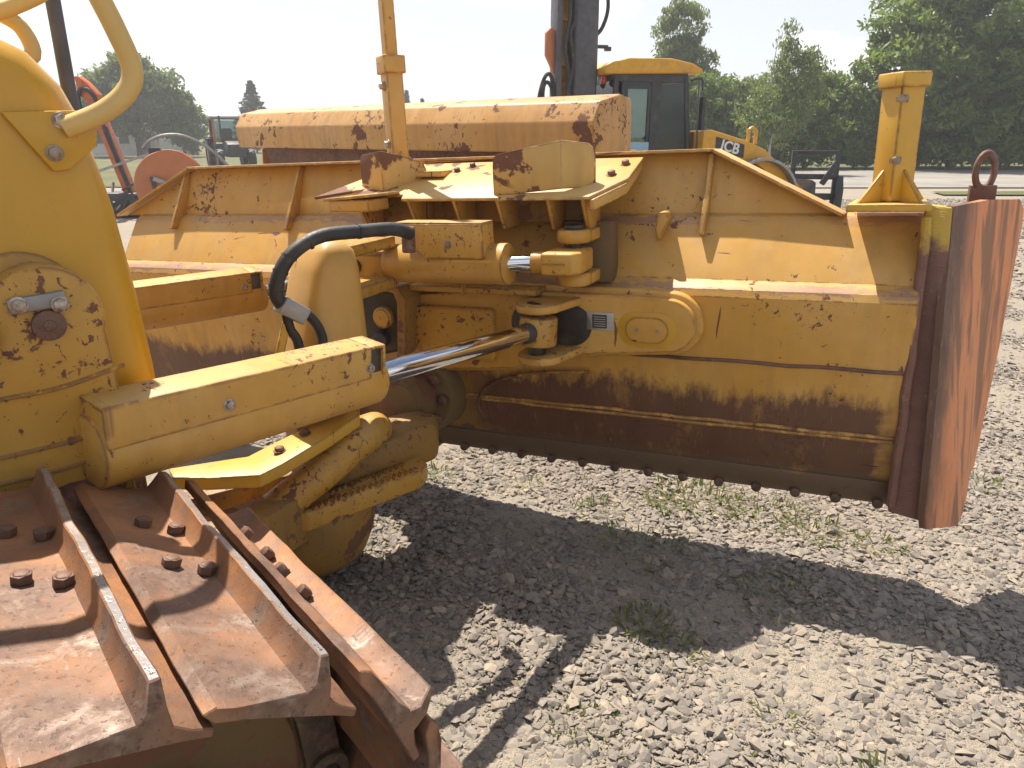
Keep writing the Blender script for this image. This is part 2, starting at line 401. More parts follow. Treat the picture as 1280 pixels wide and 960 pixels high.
def m_stone():
    m = NT('crushed_stone')
    at = m.n('ShaderNodeAttribute', attribute_name='tint')
    r = m.n('ShaderNodeValToRGB'); m.l(at.outputs['Fac'], r.inputs['Fac'])
    e = r.color_ramp.elements; e[0].position = 0; e[0].color = (.125, .108, .094, 1); e[1].position = 1; e[1].color = (.45, .37, .28, 1)
    for p, c in ((.3, (.20, .176, .152, 1)), (.62, (.265, .232, .196, 1)), (.85, (.325, .265, .20, 1))):
        k = e.new(p); k.color = c
    c = m.mix(m.ramp(m.noise(90, 4), .35, .7, 0, .5), r.outputs['Color'], (.25, .225, .195))
    return m.done(c, .88, 0, m.bump(m.noise(160, 4), .3, .003))
M['stone'] = m_stone()

def m_ground():
    m = NT('gravel_dust')
    d = m.noise(1.1, 4); f = m.noise(60, 5, .7)
    c = m.mix(m.ramp(d, .35, .65), (.24, .21, .175), (.29, .25, .195))
    vc = m.n('ShaderNodeTexVoronoi', feature='F1'); vc.inputs['Scale'].default_value = 150; m.l(m.obj, vc.inputs['Vector'])
    bw = m.n('ShaderNodeRGBToBW'); m.l(vc.outputs['Color'], bw.inputs[0])
    c = m.mix(m.ramp(bw.outputs[0], .25, .75, 0, .8), c, m.mix(f, (.19, .17, .145), (.46, .39, .30)))
    h = m.math('ADD', m.ramp(vc.outputs['Distance'], 0, .7, 1, 0), m.math('MULTIPLY', f, .6))
    v2 = m.n('ShaderNodeTexVoronoi', feature='F1'); v2.inputs['Scale'].default_value = 48; m.l(m.obj, v2.inputs['Vector'])
    h = m.math('ADD', h, m.math('MULTIPLY', m.ramp(v2.outputs['Distance'], .1, .6, 1.2, 0), m.ramp(m.noise(9, 4), .45, .6)))
    return m.done(c, .95, 0, m.bump(h, .7, .007))
M['ground'] = m_ground()

def m_grass():
    m = NT('dry_meadow_grass')
    c = m.mix(m.ramp(m.noise(.35, 5), .35, .65), (.085, .10, .03), (.16, .145, .06))
    c = m.mix(m.ramp(m.noise(14, 4), .4, .7, 0, .6), c, (.055, .075, .02))
    return m.done(c, .95, 0, m.bump(m.noise(30, 4), .8, .05))
M['grass'] = m_grass()
def m_road():
    m = NT('pale_dusty_asphalt')
    c = m.mix(m.ramp(m.noise(.4, 5), .35, .65), (.20, .19, .175), (.29, .27, .24))
    return m.done(c, .9, 0, m.bump(m.noise(120, 3), .3, .01))
M['road'] = m_road()

# ================================================================ the setting
def rolling(x, y):
    return .018 * np.sin(x * 1.9 + .7) * np.sin(y * 1.6) + .012 * np.sin(x * 4.1 + y * 3.3)
def ground_sheet():
    n = 150
    t = np.linspace(-1, 1, n); ax = np.sign(t) * (np.abs(t) ** 3.2) * 900
    X, Y = np.meshgrid(ax + 1.5, ax + 3.5, indexing='ij')
    fade = np.exp(-((X - 1.5) ** 2 + (Y - 3.5) ** 2) / 160.)
    Z = rolling(X, Y) * fade - .035
    V = np.stack([X, Y, Z], -1).reshape(-1, 3)
    i, j = np.meshgrid(np.arange(n - 1), np.arange(n - 1), indexing='ij'); a = (i * n + j).ravel()
    Fq = np.stack([a, a + n, a + n + 1, a + 1], -1)
    return tag(np_mesh('gravel_yard', V, Fq, M['ground'], smooth=True), kind='structure')
ground_sheet()
def sheet(name, pts, z, mat):
    bm = bmesh.new(); bm.faces.new([bm.verts.new((x, y, z)) for x, y in pts])
    me = bpy.data.meshes.new(name); bm.to_mesh(me); bm.free(); me.materials.append(mat)
    return tag(link(bpy.data.objects.new(name, me)), kind='structure')
sheet('meadow', [(-900, 27), (-3, 27), (14, 41), (900, 41), (900, 900), (-900, 900)], .004, M['grass'])
sheet('road', [(-2.5, 26.6), (900, 26.6), (900, 40.6), (14.2, 40.6)], .008, M['road'])
sheet('grass_verge', [(13.2, 23.2), (40, 22.4), (40, 25.6), (13.6, 24.6)], .012, M['grass'])

# gravel: crushed stone lying on the yard
def stones():
    ico = bmesh.new(); bmesh.ops.create_icosphere(ico, subdivisions=1, radius=1)
    iv = np.array([v.co[:] for v in ico.verts]); fi = np.array([[v.index for v in f.verts] for f in ico.faces]); ico.free()
    ov = np.array([(1, 0, 0), (-1, 0, 0), (0, 1, 0), (0, -1, 0), (0, 0, 1), (0, 0, -1.)])
    of = np.array([(0, 2, 4), (2, 1, 4), (1, 3, 4), (3, 0, 4), (2, 0, 5), (1, 2, 5), (3, 1, 5), (0, 3, 5)])
    def patchy(x, y):      # stones lie thicker in some places, sand shows in others
        return .5 + .5 * np.sin(x * 2.3 + 1.3 * np.sin(y * 1.7)) * np.sin(y * 2.9 + 1.1 * np.sin(x * 1.9) + .8)
    def scatter(n, ymin, ymax, med, sig, bv, bf, sand):
        y = np.sqrt(rng.uniform(ymin ** 2, ymax ** 2, n)); x = rng.uniform(-(y * .80 + .25), y * .95 + 1.1)
        keep = (x > -1.05 - .2 * y * (y > 4)) & (rng.random(n) > sand * patchy(x, y) * (y < 3.2))
        x, y = x[keep], y[keep]; n = len(x)
        s = np.clip(np.exp(rng.normal(math.log(med), sig, n)), med * .45, med * 2.0)
        sc = np.stack([s * rng.uniform(.8, 1.45, n), s * rng.uniform(.7, 1.1, n), s * rng.uniform(.3, .62, n)], -1)
        k = len(bv)
        V = bv[None] * (1 + rng.normal(0, .23, (n, k, 1))) + rng.normal(0, .1, (n, k, 3))
        V = V * sc[:, None]
        # tumble
        az = rng.uniform(0, 6.283, n); ti = rng.normal(0, .3, n); tj = rng.normal(0, .3, n)
        c, d = np.cos(ti)[:, None], np.sin(ti)[:, None]; Y2 = V[..., 1] * c - V[..., 2] * d; Z2 = V[..., 1] * d + V[..., 2] * c
        c, d = np.cos(tj)[:, None], np.sin(tj)[:, None]; X2 = V[..., 0] * c + Z2 * d; Z3 = -V[..., 0] * d + Z2 * c
        c, d = np.cos(az)[:, None], np.sin(az)[:, None]; X3 = X2 * c - Y2 * d; Y3 = X2 * d + Y2 * c
        fade = np.exp(-((x - 1.5) ** 2 + (y - 3.5) ** 2) / 160.)
        z = rolling(x, y) * fade - .035 + s * rng.uniform(-.15, .3, n)
        V = np.stack([X3 + x[:, None], Y3 + y[:, None], Z3 + z[:, None]], -1).reshape(-1, 3)
        Fc = (bf[None] + (np.arange(n) * k)[:, None, None]).reshape(-1, 3)
        t = np.repeat(np.clip(rng.beta(2.2, 2.4, n), 0, 1), k)
        return V, Fc, t
    parts = [scatter(52000, 1.1, 4.2, .0122, .45, iv, fi, .15), scatter(30000, 4.2, 7.5, .0165, .4, ov, of, 0),
             scatter(72000, 1.1, 3.6, .0062, .4, ov, of, .1), scatter(34000, 3.4, 8.0, .0125, .4, ov, of, 0), scatter(70000, 7.5, 22, .026, .4, ov, of, 0)]
    V, Fc, T, o = [], [], [], 0
    for v, f, t in parts:
        V.append(v); Fc.append(f + o); T.append(t); o += len(v)
    return np_mesh('gravel', np.concatenate(V), np.concatenate(Fc), M['stone'], attrs={'tint': np.concatenate(T)})
tag(stones(), 'grey crushed stone covering the yard', 'gravel', kind='stuff')

# ================================================================ the bulldozer
MA = R(-50.5)
MO = Vector((math.cos(MA) * -2.5, math.sin(MA) * -2.5, 0))
dozer = empty('bulldozer', MO, MA)
tag(dozer, 'yellow bulldozer with rusty crawler track and wide angled blade', 'bulldozer')
# ---- hood
def hood():
    prof = [(.42, .98), (.415, 1.18), (.405, 1.34), (.385, 1.55), (.352, 1.73), (.325, 1.80), (.275, 1.862), (.20, 1.90), (.05, 1.935), (-1.7, 2.03), (-1.7, .98)]
    b = MB(); b.prism(prof, lambda a, c, e: (e, a, c), -.7, .7)
    bm = b.bm
    bmesh.ops.recalc_face_normals(bm, faces=bm.faces[:])
    es = [e for e in bm.edges if len(e.link_faces) == 2 and any(abs(f.normal.x) > .9 for f in e.link_faces)]
    bmesh.ops.bevel(bm, geom=es, offset=.085, segments=6, affect='EDGES', profile=.5, clamp_overlap=True)
    for f in bm.faces: f.smooth = True
    return b.build('hood', M['hood'], dozer, ang=24)
hd = hood()
MB().bar((.7005, -.0, 1.0), (.7005, -.0, 1.85), .004, .006, (0, 1, 0)).build('panel_gap', M['grease'], hd)
# bracket of the handrail with its two bolts
g = MB(); g.prism([(.20, 1.745), (.33, 1.75), (.365, 1.72), (.355, 1.68), (.30, 1.635), (.27, 1.632)], lambda a, c, e: (e, a, c), .70, .716)
br = g.build('rail_bracket', M['hood'], dozer, bevel=.004)
for y, z in ((.299, 1.73), (.277, 1.668)):
    MB().hexbolt((.716, y, z), (1, 0, 0), .013, .014).build('bolt', M['boltsteel'], br, bevel=.002)
MB().tube([(.72, .30, 1.715), (.735, .375, 1.748), (.745, .425, 1.79), (.747, .438, 1.835), (.747, .42, 1.90), (.745, .395, 1.97), (.74, .35, 2.10), (.735, .28, 2.2), (.73, .1, 2.24), (.72, -.5, 2.26)], .0205, 14, 6).build('handrail', M['rail'], dozer)
MB().tube([(.1, .30, 1.87), (.1, .365, 1.90), (.1, .35, 1.965), (.1, .30, 2.0), (.1, .31, 2.02), (.1, .38, 2.06), (.1, .43, 2.10), (.1, .40, 2.2), (.1, .1, 2.25)], .0195, 12, 5).build('handrail', M['rail'], dozer)
MB().tube([(.25, .0, 1.88), (.25, .2, 1.945), (.25, .335, 2.0), (.25, .42, 2.06), (.25, .45, 2.16)], .0195, 12, 5).build('handrail', M['rail'], dozer)
MB().cyl((0, .452, 1.55), (0, .452, 2.5), .019, seg=18).build('exhaust_pipe', M['pipe'], dozer)
MB().box((0, .42, 1.56), (.08, .09, .05)).build('pipe_clamp', M['darkmetal'], dozer, bevel=.004)

# ---- body below the hood and side bracket with the big pin
MB().box((0, -.6, .80), (1.36, 1.9, .5)).build('main_frame', M['dirty'], dozer, bevel=.02)
def side_bracket():
    cy, cz, r = .197, 1.352, .106
    pts = [(cy + r * math.cos(a), cz + r * math.sin(a)) for a in [R(k) for k in range(-20, 205, 12)]]
    pts = [(.30, .90), (.30, 1.06), (.303, 1.2)] + pts + [(.06, 1.24), (-.05, 1.18), (-.25, 1.16), (-.25, .90)]
    sb = MB().prism(pts, lambda a, c, e: (e, a, c), .715, .80).build('side_bracket', M['cast'], dozer, bevel=.008)
    MB().cyl((.80, cy, cz - .01), (.812, cy, cz - .01), .031, seg=24).cyl((.81, cy, cz - .01), (.815, cy, cz - .01), .012, seg=12).build('pin', M['bolt'], sb, bevel=.003)
    MB().box((.806, .185, cz + .038), (.012, .10, .03), Matrix.Rotation(R(4), 3, 'X')).build('keeper_plate', M['greymetal'], sb, bevel=.003)
    for dy in (-.035, .035):
        MB().hexbolt((.812, .187 + dy, cz + .034 - dy * .1), (1, 0, 0), .0135, .013).build('bolt', M['boltsteel'], sb, bevel=.002)
    # weld seams across the casting
    for z0, z1 in ((1.205, 1.235), (1.085, 1.10), (1.03, 1.055)):
        MB().tube([(.801, -.2, z0 - .01), (.801, -.05, z0), (.801, .1, z0 + .002), (.801, .2, z0 + .005), (.801, .32, z1)], .005, 6, 5).build('weld_seam', M['cast'], sb)
    MB().cyl((.69, .17, cz + .015), (.716, .17, cz + .015), .112, seg=32).build('backing_ring', M['cast'], sb, bevel=.005)
side_bracket()
# lift cylinder behind the bracket (its eye shows at the picture's edge)
lc = MB().tube([(.80, .03, 1.33), (.80, -.15, 1.30)], .05, 20, 0).build('lift_cylinder', M['darkmetal'], dozer, bevel=.006)
MB().cyl((.80, -.15, 1.30), (.80, -.9, 1.42), .062, seg=24).build('barrel', M['cast'], lc)
MB().cyl((.765, .055, 1.335), (.835, .055, 1.335), .052, seg=26).build('rod_eye', M['darkmetal'], lc, bevel=.005)

# ---- crawler track
def shoe_mesh():
    w = .84
    prof = [(-.168, .010), (-.152, .021), (-.128, .019), (-.05, .012), (-.022, .016), (-.013, .03), (-.0078, .061), (.0078, .061), (.013, .028), (.022, -.004), (.045, -.018), (.072, -.026), (.070, -.040), (.03, -.032), (-.10, -.008), (-.15, -.004)]
    b = MB(); b.prism(prof, lambda a, c, e: (e, a, c), -w / 2, w / 2)
    bm = b.bm
    bmesh.ops.recalc_face_normals(bm, faces=bm.faces[:])
    # cut along the length so that edges can be uneven
    bmesh.ops.subdivide_edges(bm, edges=[e for e in bm.edges if abs(e.verts[0].co.x - e.verts[1].co.x) > .5], cuts=26)
    from mathutils import noise
    for v in bm.verts:
        n = noise.noise_vector(v.co * 14); k = .0035 if v.co.z > .05 else .0022
        v.co += n * k
        if v.co.z > .045: v.co.y += noise.noise(v.co * 5) * .004
        if abs(v.co.x) > w / 2 - .01:
            v.co.x += noise.noise(Vector((v.co.y * 22, v.co.x, 1))) * .008
            if v.co.z > .045: v.co.x -= math.copysign(.016, v.co.x)
    for f in bm.faces:
        c = f.calc_center_median(); f.material_index = 1 if c.z > .052 and abs(f.normal.z) > .5 else 0
    b.bm = bm
    es = [e for e in bm.edges if len(e.link_faces) == 2 and e.calc_face_angle(0) > R(50)]
    bmesh.ops.bevel(bm, geom=es, offset=.0022, segments=1, affect='EDGES', clamp_overlap=True)
    o = b.build('track_shoe', [M['shoe'], M['grouser']], None, ang=28)
    return o
def boltmesh():
    b = MB(); b.hexbolt((0, 0, 0), (0, 0, 1), .0172, .017, False)
    for v in b.bm.verts: v.co += Vector((random.uniform(-1, 1), random.uniform(-1, 1), random.uniform(-1, 1))) * .0016
    return b.build('bolt', M['bolt'], None, bevel=.0055, seg=3)
shoe0, bolt0 = shoe_mesh(), boltmesh()
shoe_me, bolt_me = shoe0.data, bolt0.data
bpy.data.objects.remove(shoe0); bpy.data.objects.remove(bolt0)
path = [(-.085 - .205 * k, 1.045 + .004 * min(k, 3), 4 - min(k, 4)) for k in range(7, -1, -1)]
path += [(.122, 1.022, 8), (.332, .948, 19), (.480, .808, 58), (.532, .615, 82), (.525, .395, 106), (.44, .205, 128), (.275, .105, 158)]
path += [(.075 - .205 * k, .078 - .004 * min(k, 4), 178 if k < 3 else 180) for k in range(9)]
for i, (y, z, t) in enumerate(path):
    s = bpy.data.objects.new('track_shoe', shoe_me); link(s, dozer)
    s.location = (1.24, y, z - .02 * math.cos(R(t))); s.rotation_euler = (R(-t), 0, 0)
    for bx in (-.198, -.012):
        for by in (-.085, -.033):
            o = bpy.data.objects.new('bolt', bolt_me); link(o, s); o.location = (bx + (.0 if by < -.05 else .035), by, .0145); o.rotation_euler = (0, 0, random.uniform(0, 1))
# chain, idler, roller frame
idler = MB().lathe((1.13, .10, .555), (1, 0, 0), [(0, 0), (0, .30), (.02, .30), (.02, .36), (.06, .375), (.06, .40), (.16, .40), (.16, .375), (.20, .36), (.20, .30), (.22, .30), (.22, .10), (.26, .10), (.26, 0)], 40).build('idler_wheel', M['under'], dozer, ang=30)
MB().lathe((1.40, .10, .555), (1, 0, 0), [(0, .11), (.05, .11), (.05, .07), (.07, .07), (.07, 0)], 28).build('hub', M['dirty'], idler, ang=30)
def chain(x):
    n = len(path)
    for i in range(n - 1):
        y, z, t = path[i]; y2, z2, t2 = path[i + 1]
        up = Vector((0, math.sin(R(t)), math.cos(R(t)))); up2 = Vector((0, math.sin(R(t2)), math.cos(R(t2))))
        p, q = Vector((x, y - .05 * math.cos(R(t)), z + .05 * math.sin(R(t)))) - up * .085, Vector((x, y2 - .05 * math.cos(R(t2)), z2 + .05 * math.sin(R(t2)))) - up2 * .085
        e = Vector((1, 0, 0))
        MB().bar(p, q, .034, .075, up).cyl(q - e * .030, q + e * .030, .046, seg=18).cyl(q - e * .042, q + e * .042, .022, seg=12).build('track_link', M['link'], dozer, bevel=.006)
M['link'] = steel_rust('oily_link_steel', (.12, .075, .045), (.06, .04, .03), (.16, .13, .11), grey=.15, rough=.6)
chain(1.13); chain(1.33)
for x in (1.0, 1.43):
    MB().prism([(-1.7, .30), (-.45, .30), (-.35, .36), (-.28, .50), (-.28, .62), (-.35, .70), (-.5, .72), (-1.7, .72)], lambda a, c, e: (e, a, c), x - .02, x + .02).build('track_frame', M['dirty'], dozer, bevel=.008)
fr = MB().box((1.455, -.40, .70), (.03, .16, .05)).build('guide_guard', M['newyellow'], dozer, bevel=.008)
for k in range(3): MB().hexbolt((1.452, -.62 + .14 * k, .64), (1, 0, 0), .028, .03).build('bolt', M['bolt'], fr, bevel=.003)
for k in range(5):
    MB().lathe((1.12, -.25 - .33 * k, .24), (1, 0, 0), [(0, 0), (0, .12), (.05, .10), (.19, .10), (.24, .12), (.24, 0)], 20).build('track_roller', M['under'], dozer)

# ---- angle cylinders (barrel, guard, chrome rod, eye)
def angle_cylinder(p0, p1, end, gm, rod_r=.036, r=.086):
    p0, p1 = Vector(p0), Vector(p1); d, u, v = basis(p1 - p0)
    pe = p0 + d * end
    cy = MB().cyl(p0, pe, r, seg=36).cyl(pe - d * .012, pe + d * .006, r * .86, seg=30).build('angle_cylinder', gm, dozer, bevel=.006)
    # guard: an inverted channel over the barrel
    def fn(a, c, e): return p0 + d * e + v * a + u * c
    w, h0, h1, t = .087, .022, .128, .010
    wi = -.012
    pts = [(wi, h0), (wi, h1), (w, h1 - .012), (w, h0), (w - t, h0), (w - t, h1 - t - .012), (wi + t, h1 - t), (wi + t, h0)]
    gb = MB().prism(pts, fn, .005, end - .075)
    gb.prism([(wi, h0), (wi, h1), (w, h1 - .012), (w, h0)], fn, end - .03, end - .018)
    gb.prism([(wi + .001, h0 - .02), (wi + .001, h1 - .002), (w - .001, h1 - .014), (w - .001, h0 - .02)], fn, .008, .018)
    gb.prism([(wi, h1 - t), (wi, h1), (w, h1 - .012), (w, h1 - t - .012)], fn, end - .076, end - .025)
    gd = gb.build('guard', gm, cy, bevel=.008, seg=3)
    for e in (end * .90, end * .35):
        MB().hexbolt(p0 + d * e + v * w + u * .055, v, .0125, .010).build('bolt', M['boltsteel'], gd, bevel=.002)
    MB().box(pe - d * .052 + v * .04 + u * .064, (.05, .075, .09), Matrix((d, v, u)).transposed()).build('port_block', M['grease'], cy, bevel=.006)
    L = (p1 - p0).length
    MB().cyl(pe, p0 + d * (L - .10), rod_r, seg=32).build('rod', M['chrome'], cy)
    MB().cyl(p0 + d * (L - .115), p0 + d * (L - .07), rod_r * 1.12, rod_r * 1.2, seg=24).build('rod_collar', M['darkmetal'], cy, bevel=.004)
    ey = MB().cyl(p1 - u * .06, p1 + u * .06, .078, seg=32).build('rod_eye', M['cast'], cy, bevel=.01)
    MB().cyl(p1 - u * .11, p1 + u * .105, .036, seg=20).cyl(p1 + u * .09, p1 + u * .115, .052, seg=20).build('pin', M['grease'], ey, bevel=.004)
    return cy
EYE_R = (.32, 1.935, .95)
angle_cylinder((.81, .215, 1.06), EYE_R, .84, M['yellow'])
angle_cylinder((-.80, .17, 1.0), (-.93, 1.50, 1.0), 1.10, M['yellow'])
# dark post: the shaded gap at the cylinder's foot, painted; pivot cap below
MB().cyl((.80, .235, .90), (.80, .235, 1.13), .018, seg=28).build('dark_gap_post', M['grease'], dozer, bevel=.01)
MB().lathe((.80, .20, .93), (.1, .1, 1), [(0, .075), (.03, .075), (.055, .06), (.065, .03), (.067, 0)], 28).build('pivot_cap', M['brown'], dozer, ang=50)

# ---- push frame nose
def c_frame():
    cx, cy = -.09, 1.07
    def ring(r, n=26, a0=-60, a1=150): return [(cx + r * math.cos(R(a0 + (a1 - a0) * i / n)), cy + r * math.sin(R(a0 + (a1 - a0) * i / n))) for i in range(n + 1)]
    b = MB()
    b.lathe((cx, cy, .02), (0, 0, 1), [(0, .0), (0, .11), (.03, .175), (.08, .22), (.16, .25), (.28, .265), (.34, .26), (.36, .2), (.365, .0)], 56)
    cf = b.build('push_frame', M['dirty'], dozer, ang=40)
    # arms going back inside the tracks
    for s in (-1, 1):
        MB().prism([(s * .04, 1.0), (s * .15, .95), (s * .40, .35), (s * .60, .0), (s * .60, -1.2), (s * .45, -1.2), (s * .42, .0), (s * .08, .6)], lambda a, c, e: (a, c, e), .26, .46).build('push_arm', M['dirty'], cf, bevel=.015)
    # toothed step: a tongue plate along the right of the nose
    def stp(a, c, e): return (a, c, e + (c - 1.2) * .05)
    st = MB().prism([(-.10, .93), (.12, .88), (.17, .95), (.175, 1.44), (.13, 1.50), (.03, 1.51), (-.10, 1.40)], stp, .325, .405).build('step', M['cast'], cf, bevel=.010, seg=3)
    for rx in (.155, .085):
        for k in range(17):
            c = Vector((rx, .985 + .0265 * k + random.uniform(-.002, .002), .405 + (.985 + .0265 * k - 1.2) * .05)); hh = .017 * random.uniform(.75, 1.1)
            t = MB(); vs = [t.bm.verts.new(c + Vector(q)) for q in ((-.010, -.013, -.004), (-.010, .013, -.004), (-.010, 0, hh), (.012, -.013, -.004), (.012, .013, -.004), (.012, 0, hh))]
            for q in ((0, 2, 1), (3, 4, 5), (0, 1, 4, 3), (1, 2, 5, 4), (0, 3, 5, 2)): t.face([vs[m_] for m_ in q])
            t.build('tooth', M['cast'], st)
    # cast hump and the tongue towards the blade
    MB().tube([(.06, .70, .30), (.09, .90, .42), (.09, 1.06, .50), (.06, 1.20, .555), (.03, 1.30, .575), (-.04, 1.36, .555), (-.12, 1.36, .52)], .070, 20, 6).build('collar', M['cast'], cf)
    MB().prism([(-.22, 1.05), (.06, 1.05), (.07, 1.36), (.03, 1.62), (-.08, 1.70), (-.20, 1.66)], lambda a, c, e: (a, c, e), .36, .53).build('tongue', M['dirty'], cf, bevel=.03, seg=3)
    MB().box((-.08, 1.12, .66), (.16, .20, .34)).build('horn_neck', M['dirty'], cf, bevel=.03, seg=3)
    # bright guard bar bolted on top
    g = MB(); t = .05
    L = [(-.02, 1.285), (-.015, 1.111), (-.016, .933), (.001, .818), (-.06, .70), (-.05, .56)]
    Rr = [(.095, 1.225), (.148, 1.066), (.187, .868), (.181, .790), (.07, .655), (.03, .55)]
    zz = [.69, .66, .62, .60, .59, .61]
    up = [[], []]
    for k in range(6):
        for q, P in enumerate((L, Rr)):
            up[q].append((g.bm.verts.new((P[k][0], P[k][1], zz[k])), g.bm.verts.new((P[k][0], P[k][1], zz[k] - t))))
    for k in range(5):
        a, c = up[0][k], up[0][k + 1]; d_, e = up[1][k], up[1][k + 1]
        g.face([a[0], c[0], e[0], d_[0]]); g.face([a[1], d_[1], e[1], c[1]]); g.face([a[0], a[1], c[1], c[0]]); g.face([d_[0], e[0], e[1], d_[1]])
    g.face([up[0][0][0], up[1][0][0], up[1][0][1], up[0][0][1]]); g.face([up[0][5][0], up[0][5][1], up[1][5][1], up[1][5][0]])
    gb = g.build('guard_bar', M['newyellow'], cf, bevel=.006)
    # the horn casting that carries the tilt cylinder
    h = MB()
    sec = [(.79, .15, .225), (.86, .16, .23), (.98, .155, .21), (1.12, .145, .18), (1.24, .135, .15), (1.31, .12, .12), (1.345, .085, .07)]
    rings = []
    for z, hx, hy in sec:
        yc = 1.145 + (z - .8) * .10
        q = []
        for a in range(20):
            A = 2 * math.pi * a / 20; ca, sa = math.cos(A), math.sin(A); pw = .45
            q.append(h.bm.verts.new((-.03 + hx * math.copysign(abs(ca) ** pw, ca), yc + hy * .62 * math.copysign(abs(sa) ** pw, sa), z)))
        rings.append(q)
    for a in range(len(rings) - 1):
        for k in range(20): h.face([rings[a][k], rings[a][(k + 1) % 20], rings[a + 1][(k + 1) % 20], rings[a + 1][k]])
    h.face(rings[-1]); h.face(rings[0][::-1])
    MB_h = h.build('horn', M['yellow_pale'], cf, ang=55)
    return cf
cf = c_frame()
for y, x in ((.904, .087), (1.022, .045)):
    MB().hexbolt((x, y, .625 + (y - .90) * .20), (0, 0, 1), .018, .016).build('bolt', M['bolt'], cf, bevel=.003)
MB().bar((-.05, 1.20, 1.285), (-.25, 1.57, 1.285), .12, .05).bar((-.05, 1.20, 1.115), (-.25, 1.57, 1.115), .12, .05).build('clevis', M['cast'], cf, bevel=.012)

# ---- blade frame: x along the blade, y forward, z up
B_W = Matrix.Translation((-.2, 3.38, .22)) @ Matrix.Rotation(R(-23.6), 4, 'Z') @ Matrix.Rotation(R(-2.3), 4, 'Y')
B_L = (Matrix.Translation(MO) @ Matrix.Rotation(MA, 4, 'Z')).inverted() @ B_W
def on_blade(o): o.parent = dozer; o.matrix_local = B_L; return o
XZ = lambda a, c, e: (a, e, c)
YZ = lambda a, c, e: (e, a, c)
def blade():
    prof = [(.19, 1.135), (.155, 1.125), (.125, 1.10), (-.012, .892), (-.04, .878), (-.062, .862), (-.075, .835), (-.07, .70), (-.06, .57), (-.045, .43), (-.028, .30), (.0, .16), (.04, .015), (.075, .0), (.10, .02), (.11, .3), (.13, .6), (.18, .9), (.25, 1.135)]
    b = MB(); b.prism(prof, YZ, -2.2, 1.87)
    bl = on_blade(b.build('blade', M['blade'], None, bevel=.006, ang=22))
    # leaning flange along the top
    def fl(a, c, e): return (a, e + .175 + (c - 1.12) * .36, c)
    pts = [(-2.32, 1.128), (-1.80, 1.378), (1.08, 1.378), (1.585, 1.128)]
    MB().prism(pts, fl, 0, .022).build('flange', M['blade'], bl, bevel=.003)
    lip = [(-2.34, 1.130), (-1.81, 1.384), (1.085, 1.384), (1.60, 1.130)]
    lb = MB()
    for k in range(3):
        (a, c), (a2, c2) = lip[k], lip[k + 1]
        p, q = Vector(fl(a, c, -.004)), Vector(fl(a2, c2, -.004))
        lb.bar(p + Vector((0, -.022, 0)), q + Vector((0, -.022, 0)), .095, .013, (0, 0, 1))
    lb.build('flange_lip', M['yellow_pale'], bl, bevel=.003)
    for x in (-1.86, -1.055, 1.073):
        MB().prism([(.175, 1.10), (.268, 1.372), (.235, 1.372), (.06, 1.06), (.09, 1.06)], YZ, x - .011, x + .011).build('rib', M['blade'], bl, bevel=.003)
    # weld beads
    for z, y in ((.572, -.062), (.30, -.03), (.283, -.027)):
        pts = [(-.05 + k * .1, y + random.uniform(-.0015, .0015), z + random.uniform(-.003, .003)) for k in range(20)]
        MB().tube(pts, .008, 8, 2, ).build('weld_bead', M['yellow'] if z < .5 else M['brown'], bl)
    MB().tube([(.10, -.030, .185), (.066, -.036, .255), (.112, -.050, .34), (.23, -.060, .41), (.42, -.066, .455), (.64, -.070, .478)], .008, 8, 6).build('weld_bead', M['blade'], bl)
    # cutting edge with bolt heads along the bottom
    MB().prism([(.03, .03), (.045, -.012), (.075, -.012), (.075, .10), (.01, .10)], YZ, -2.2, 1.87).build('cutting_edge', M['blade'], bl, bevel=.003)
    for k in range(26):
        x = -2.1 + k * .157
        MB().cyl((x, .02, -.006), (x, .09, -.006), .021, seg=12).build('edge_bolt', M['link'], bl, bevel=.004)
    # reinforcement bracket with the rounded end
    def rb(dx0, g):
        arc = [(.99 + (.112 + g) * math.cos(R(a)), .722 + (.108 + g) * math.sin(R(a))) for a in range(-80, 81, 10)]
        return [(-.22, .44 - g), (.30, .49 - g), (.56, .575 - g)] + arc + [(.87, .838 + g), (.60, .838 + g), (.28, .845 + g), (-.18, .80 + g), (-.24, .6)]
    bk = MB().prism(rb(0, .022), XZ, -.115, -.05).build('bracket_base', M['yellow'], bl, bevel=.012, seg=3)
    bp = MB().prism(rb(0, 0), XZ, -.155, -.113).build('bracket_plate', M['yellow'], bl, bevel=.007, seg=3)
    def slot(x0, x1, z, r): return [(x1 + r * math.cos(R(a)), z + r * math.sin(R(a))) for a in range(-90, 91, 15)] + [(x0 - r * math.cos(R(a)), z + r * math.sin(R(a))) for a in range(90, -91, -15)]
    MB().prism(slot(.86, .96, .703, .072), XZ, -.158, -.1545).build('slot_recess', M['hood'], bl, bevel=.001)
    MB().prism(slot(.875, .945, .703, .052), XZ, -.168, -.157).build('slot_cover', M['yellow'], bl, bevel=.004)
    for x in (.87, .955):
        MB().cyl((x, -.171, .703), (x, -.167, .703), .007, seg=10).build('bolt', M['greymetal'], bl)
    dp = MB().box((.714, -.157, .728), (.115, .004, .075)).build('data_plate', M['label'], bl, bevel=.001)
    MB().box((.712, -.160, .728), (.062, .002, .056)).build('data_field', M['darkmetal'], dp)
    for k in range(5): MB().box((.713, -.1615, .709 + k * .0095), (.05, .001, .003)).build('data_line', M['label'], dp)
    # eye pocket plates (upper and lower lug) for the angle rod
    for z0 in (.790, .578):
        arc = [(.50 + .095 * math.cos(R(a)), -.295 + .095 * math.sin(R(a))) for a in range(180, 361, 15)]
        MB().prism([(.405, -.13)] + arc + [(.64, -.13)], lambda a, c, e: (a, c, e), z0, z0 + .036).build('lug', M['yellow'], bl, bevel=.008)
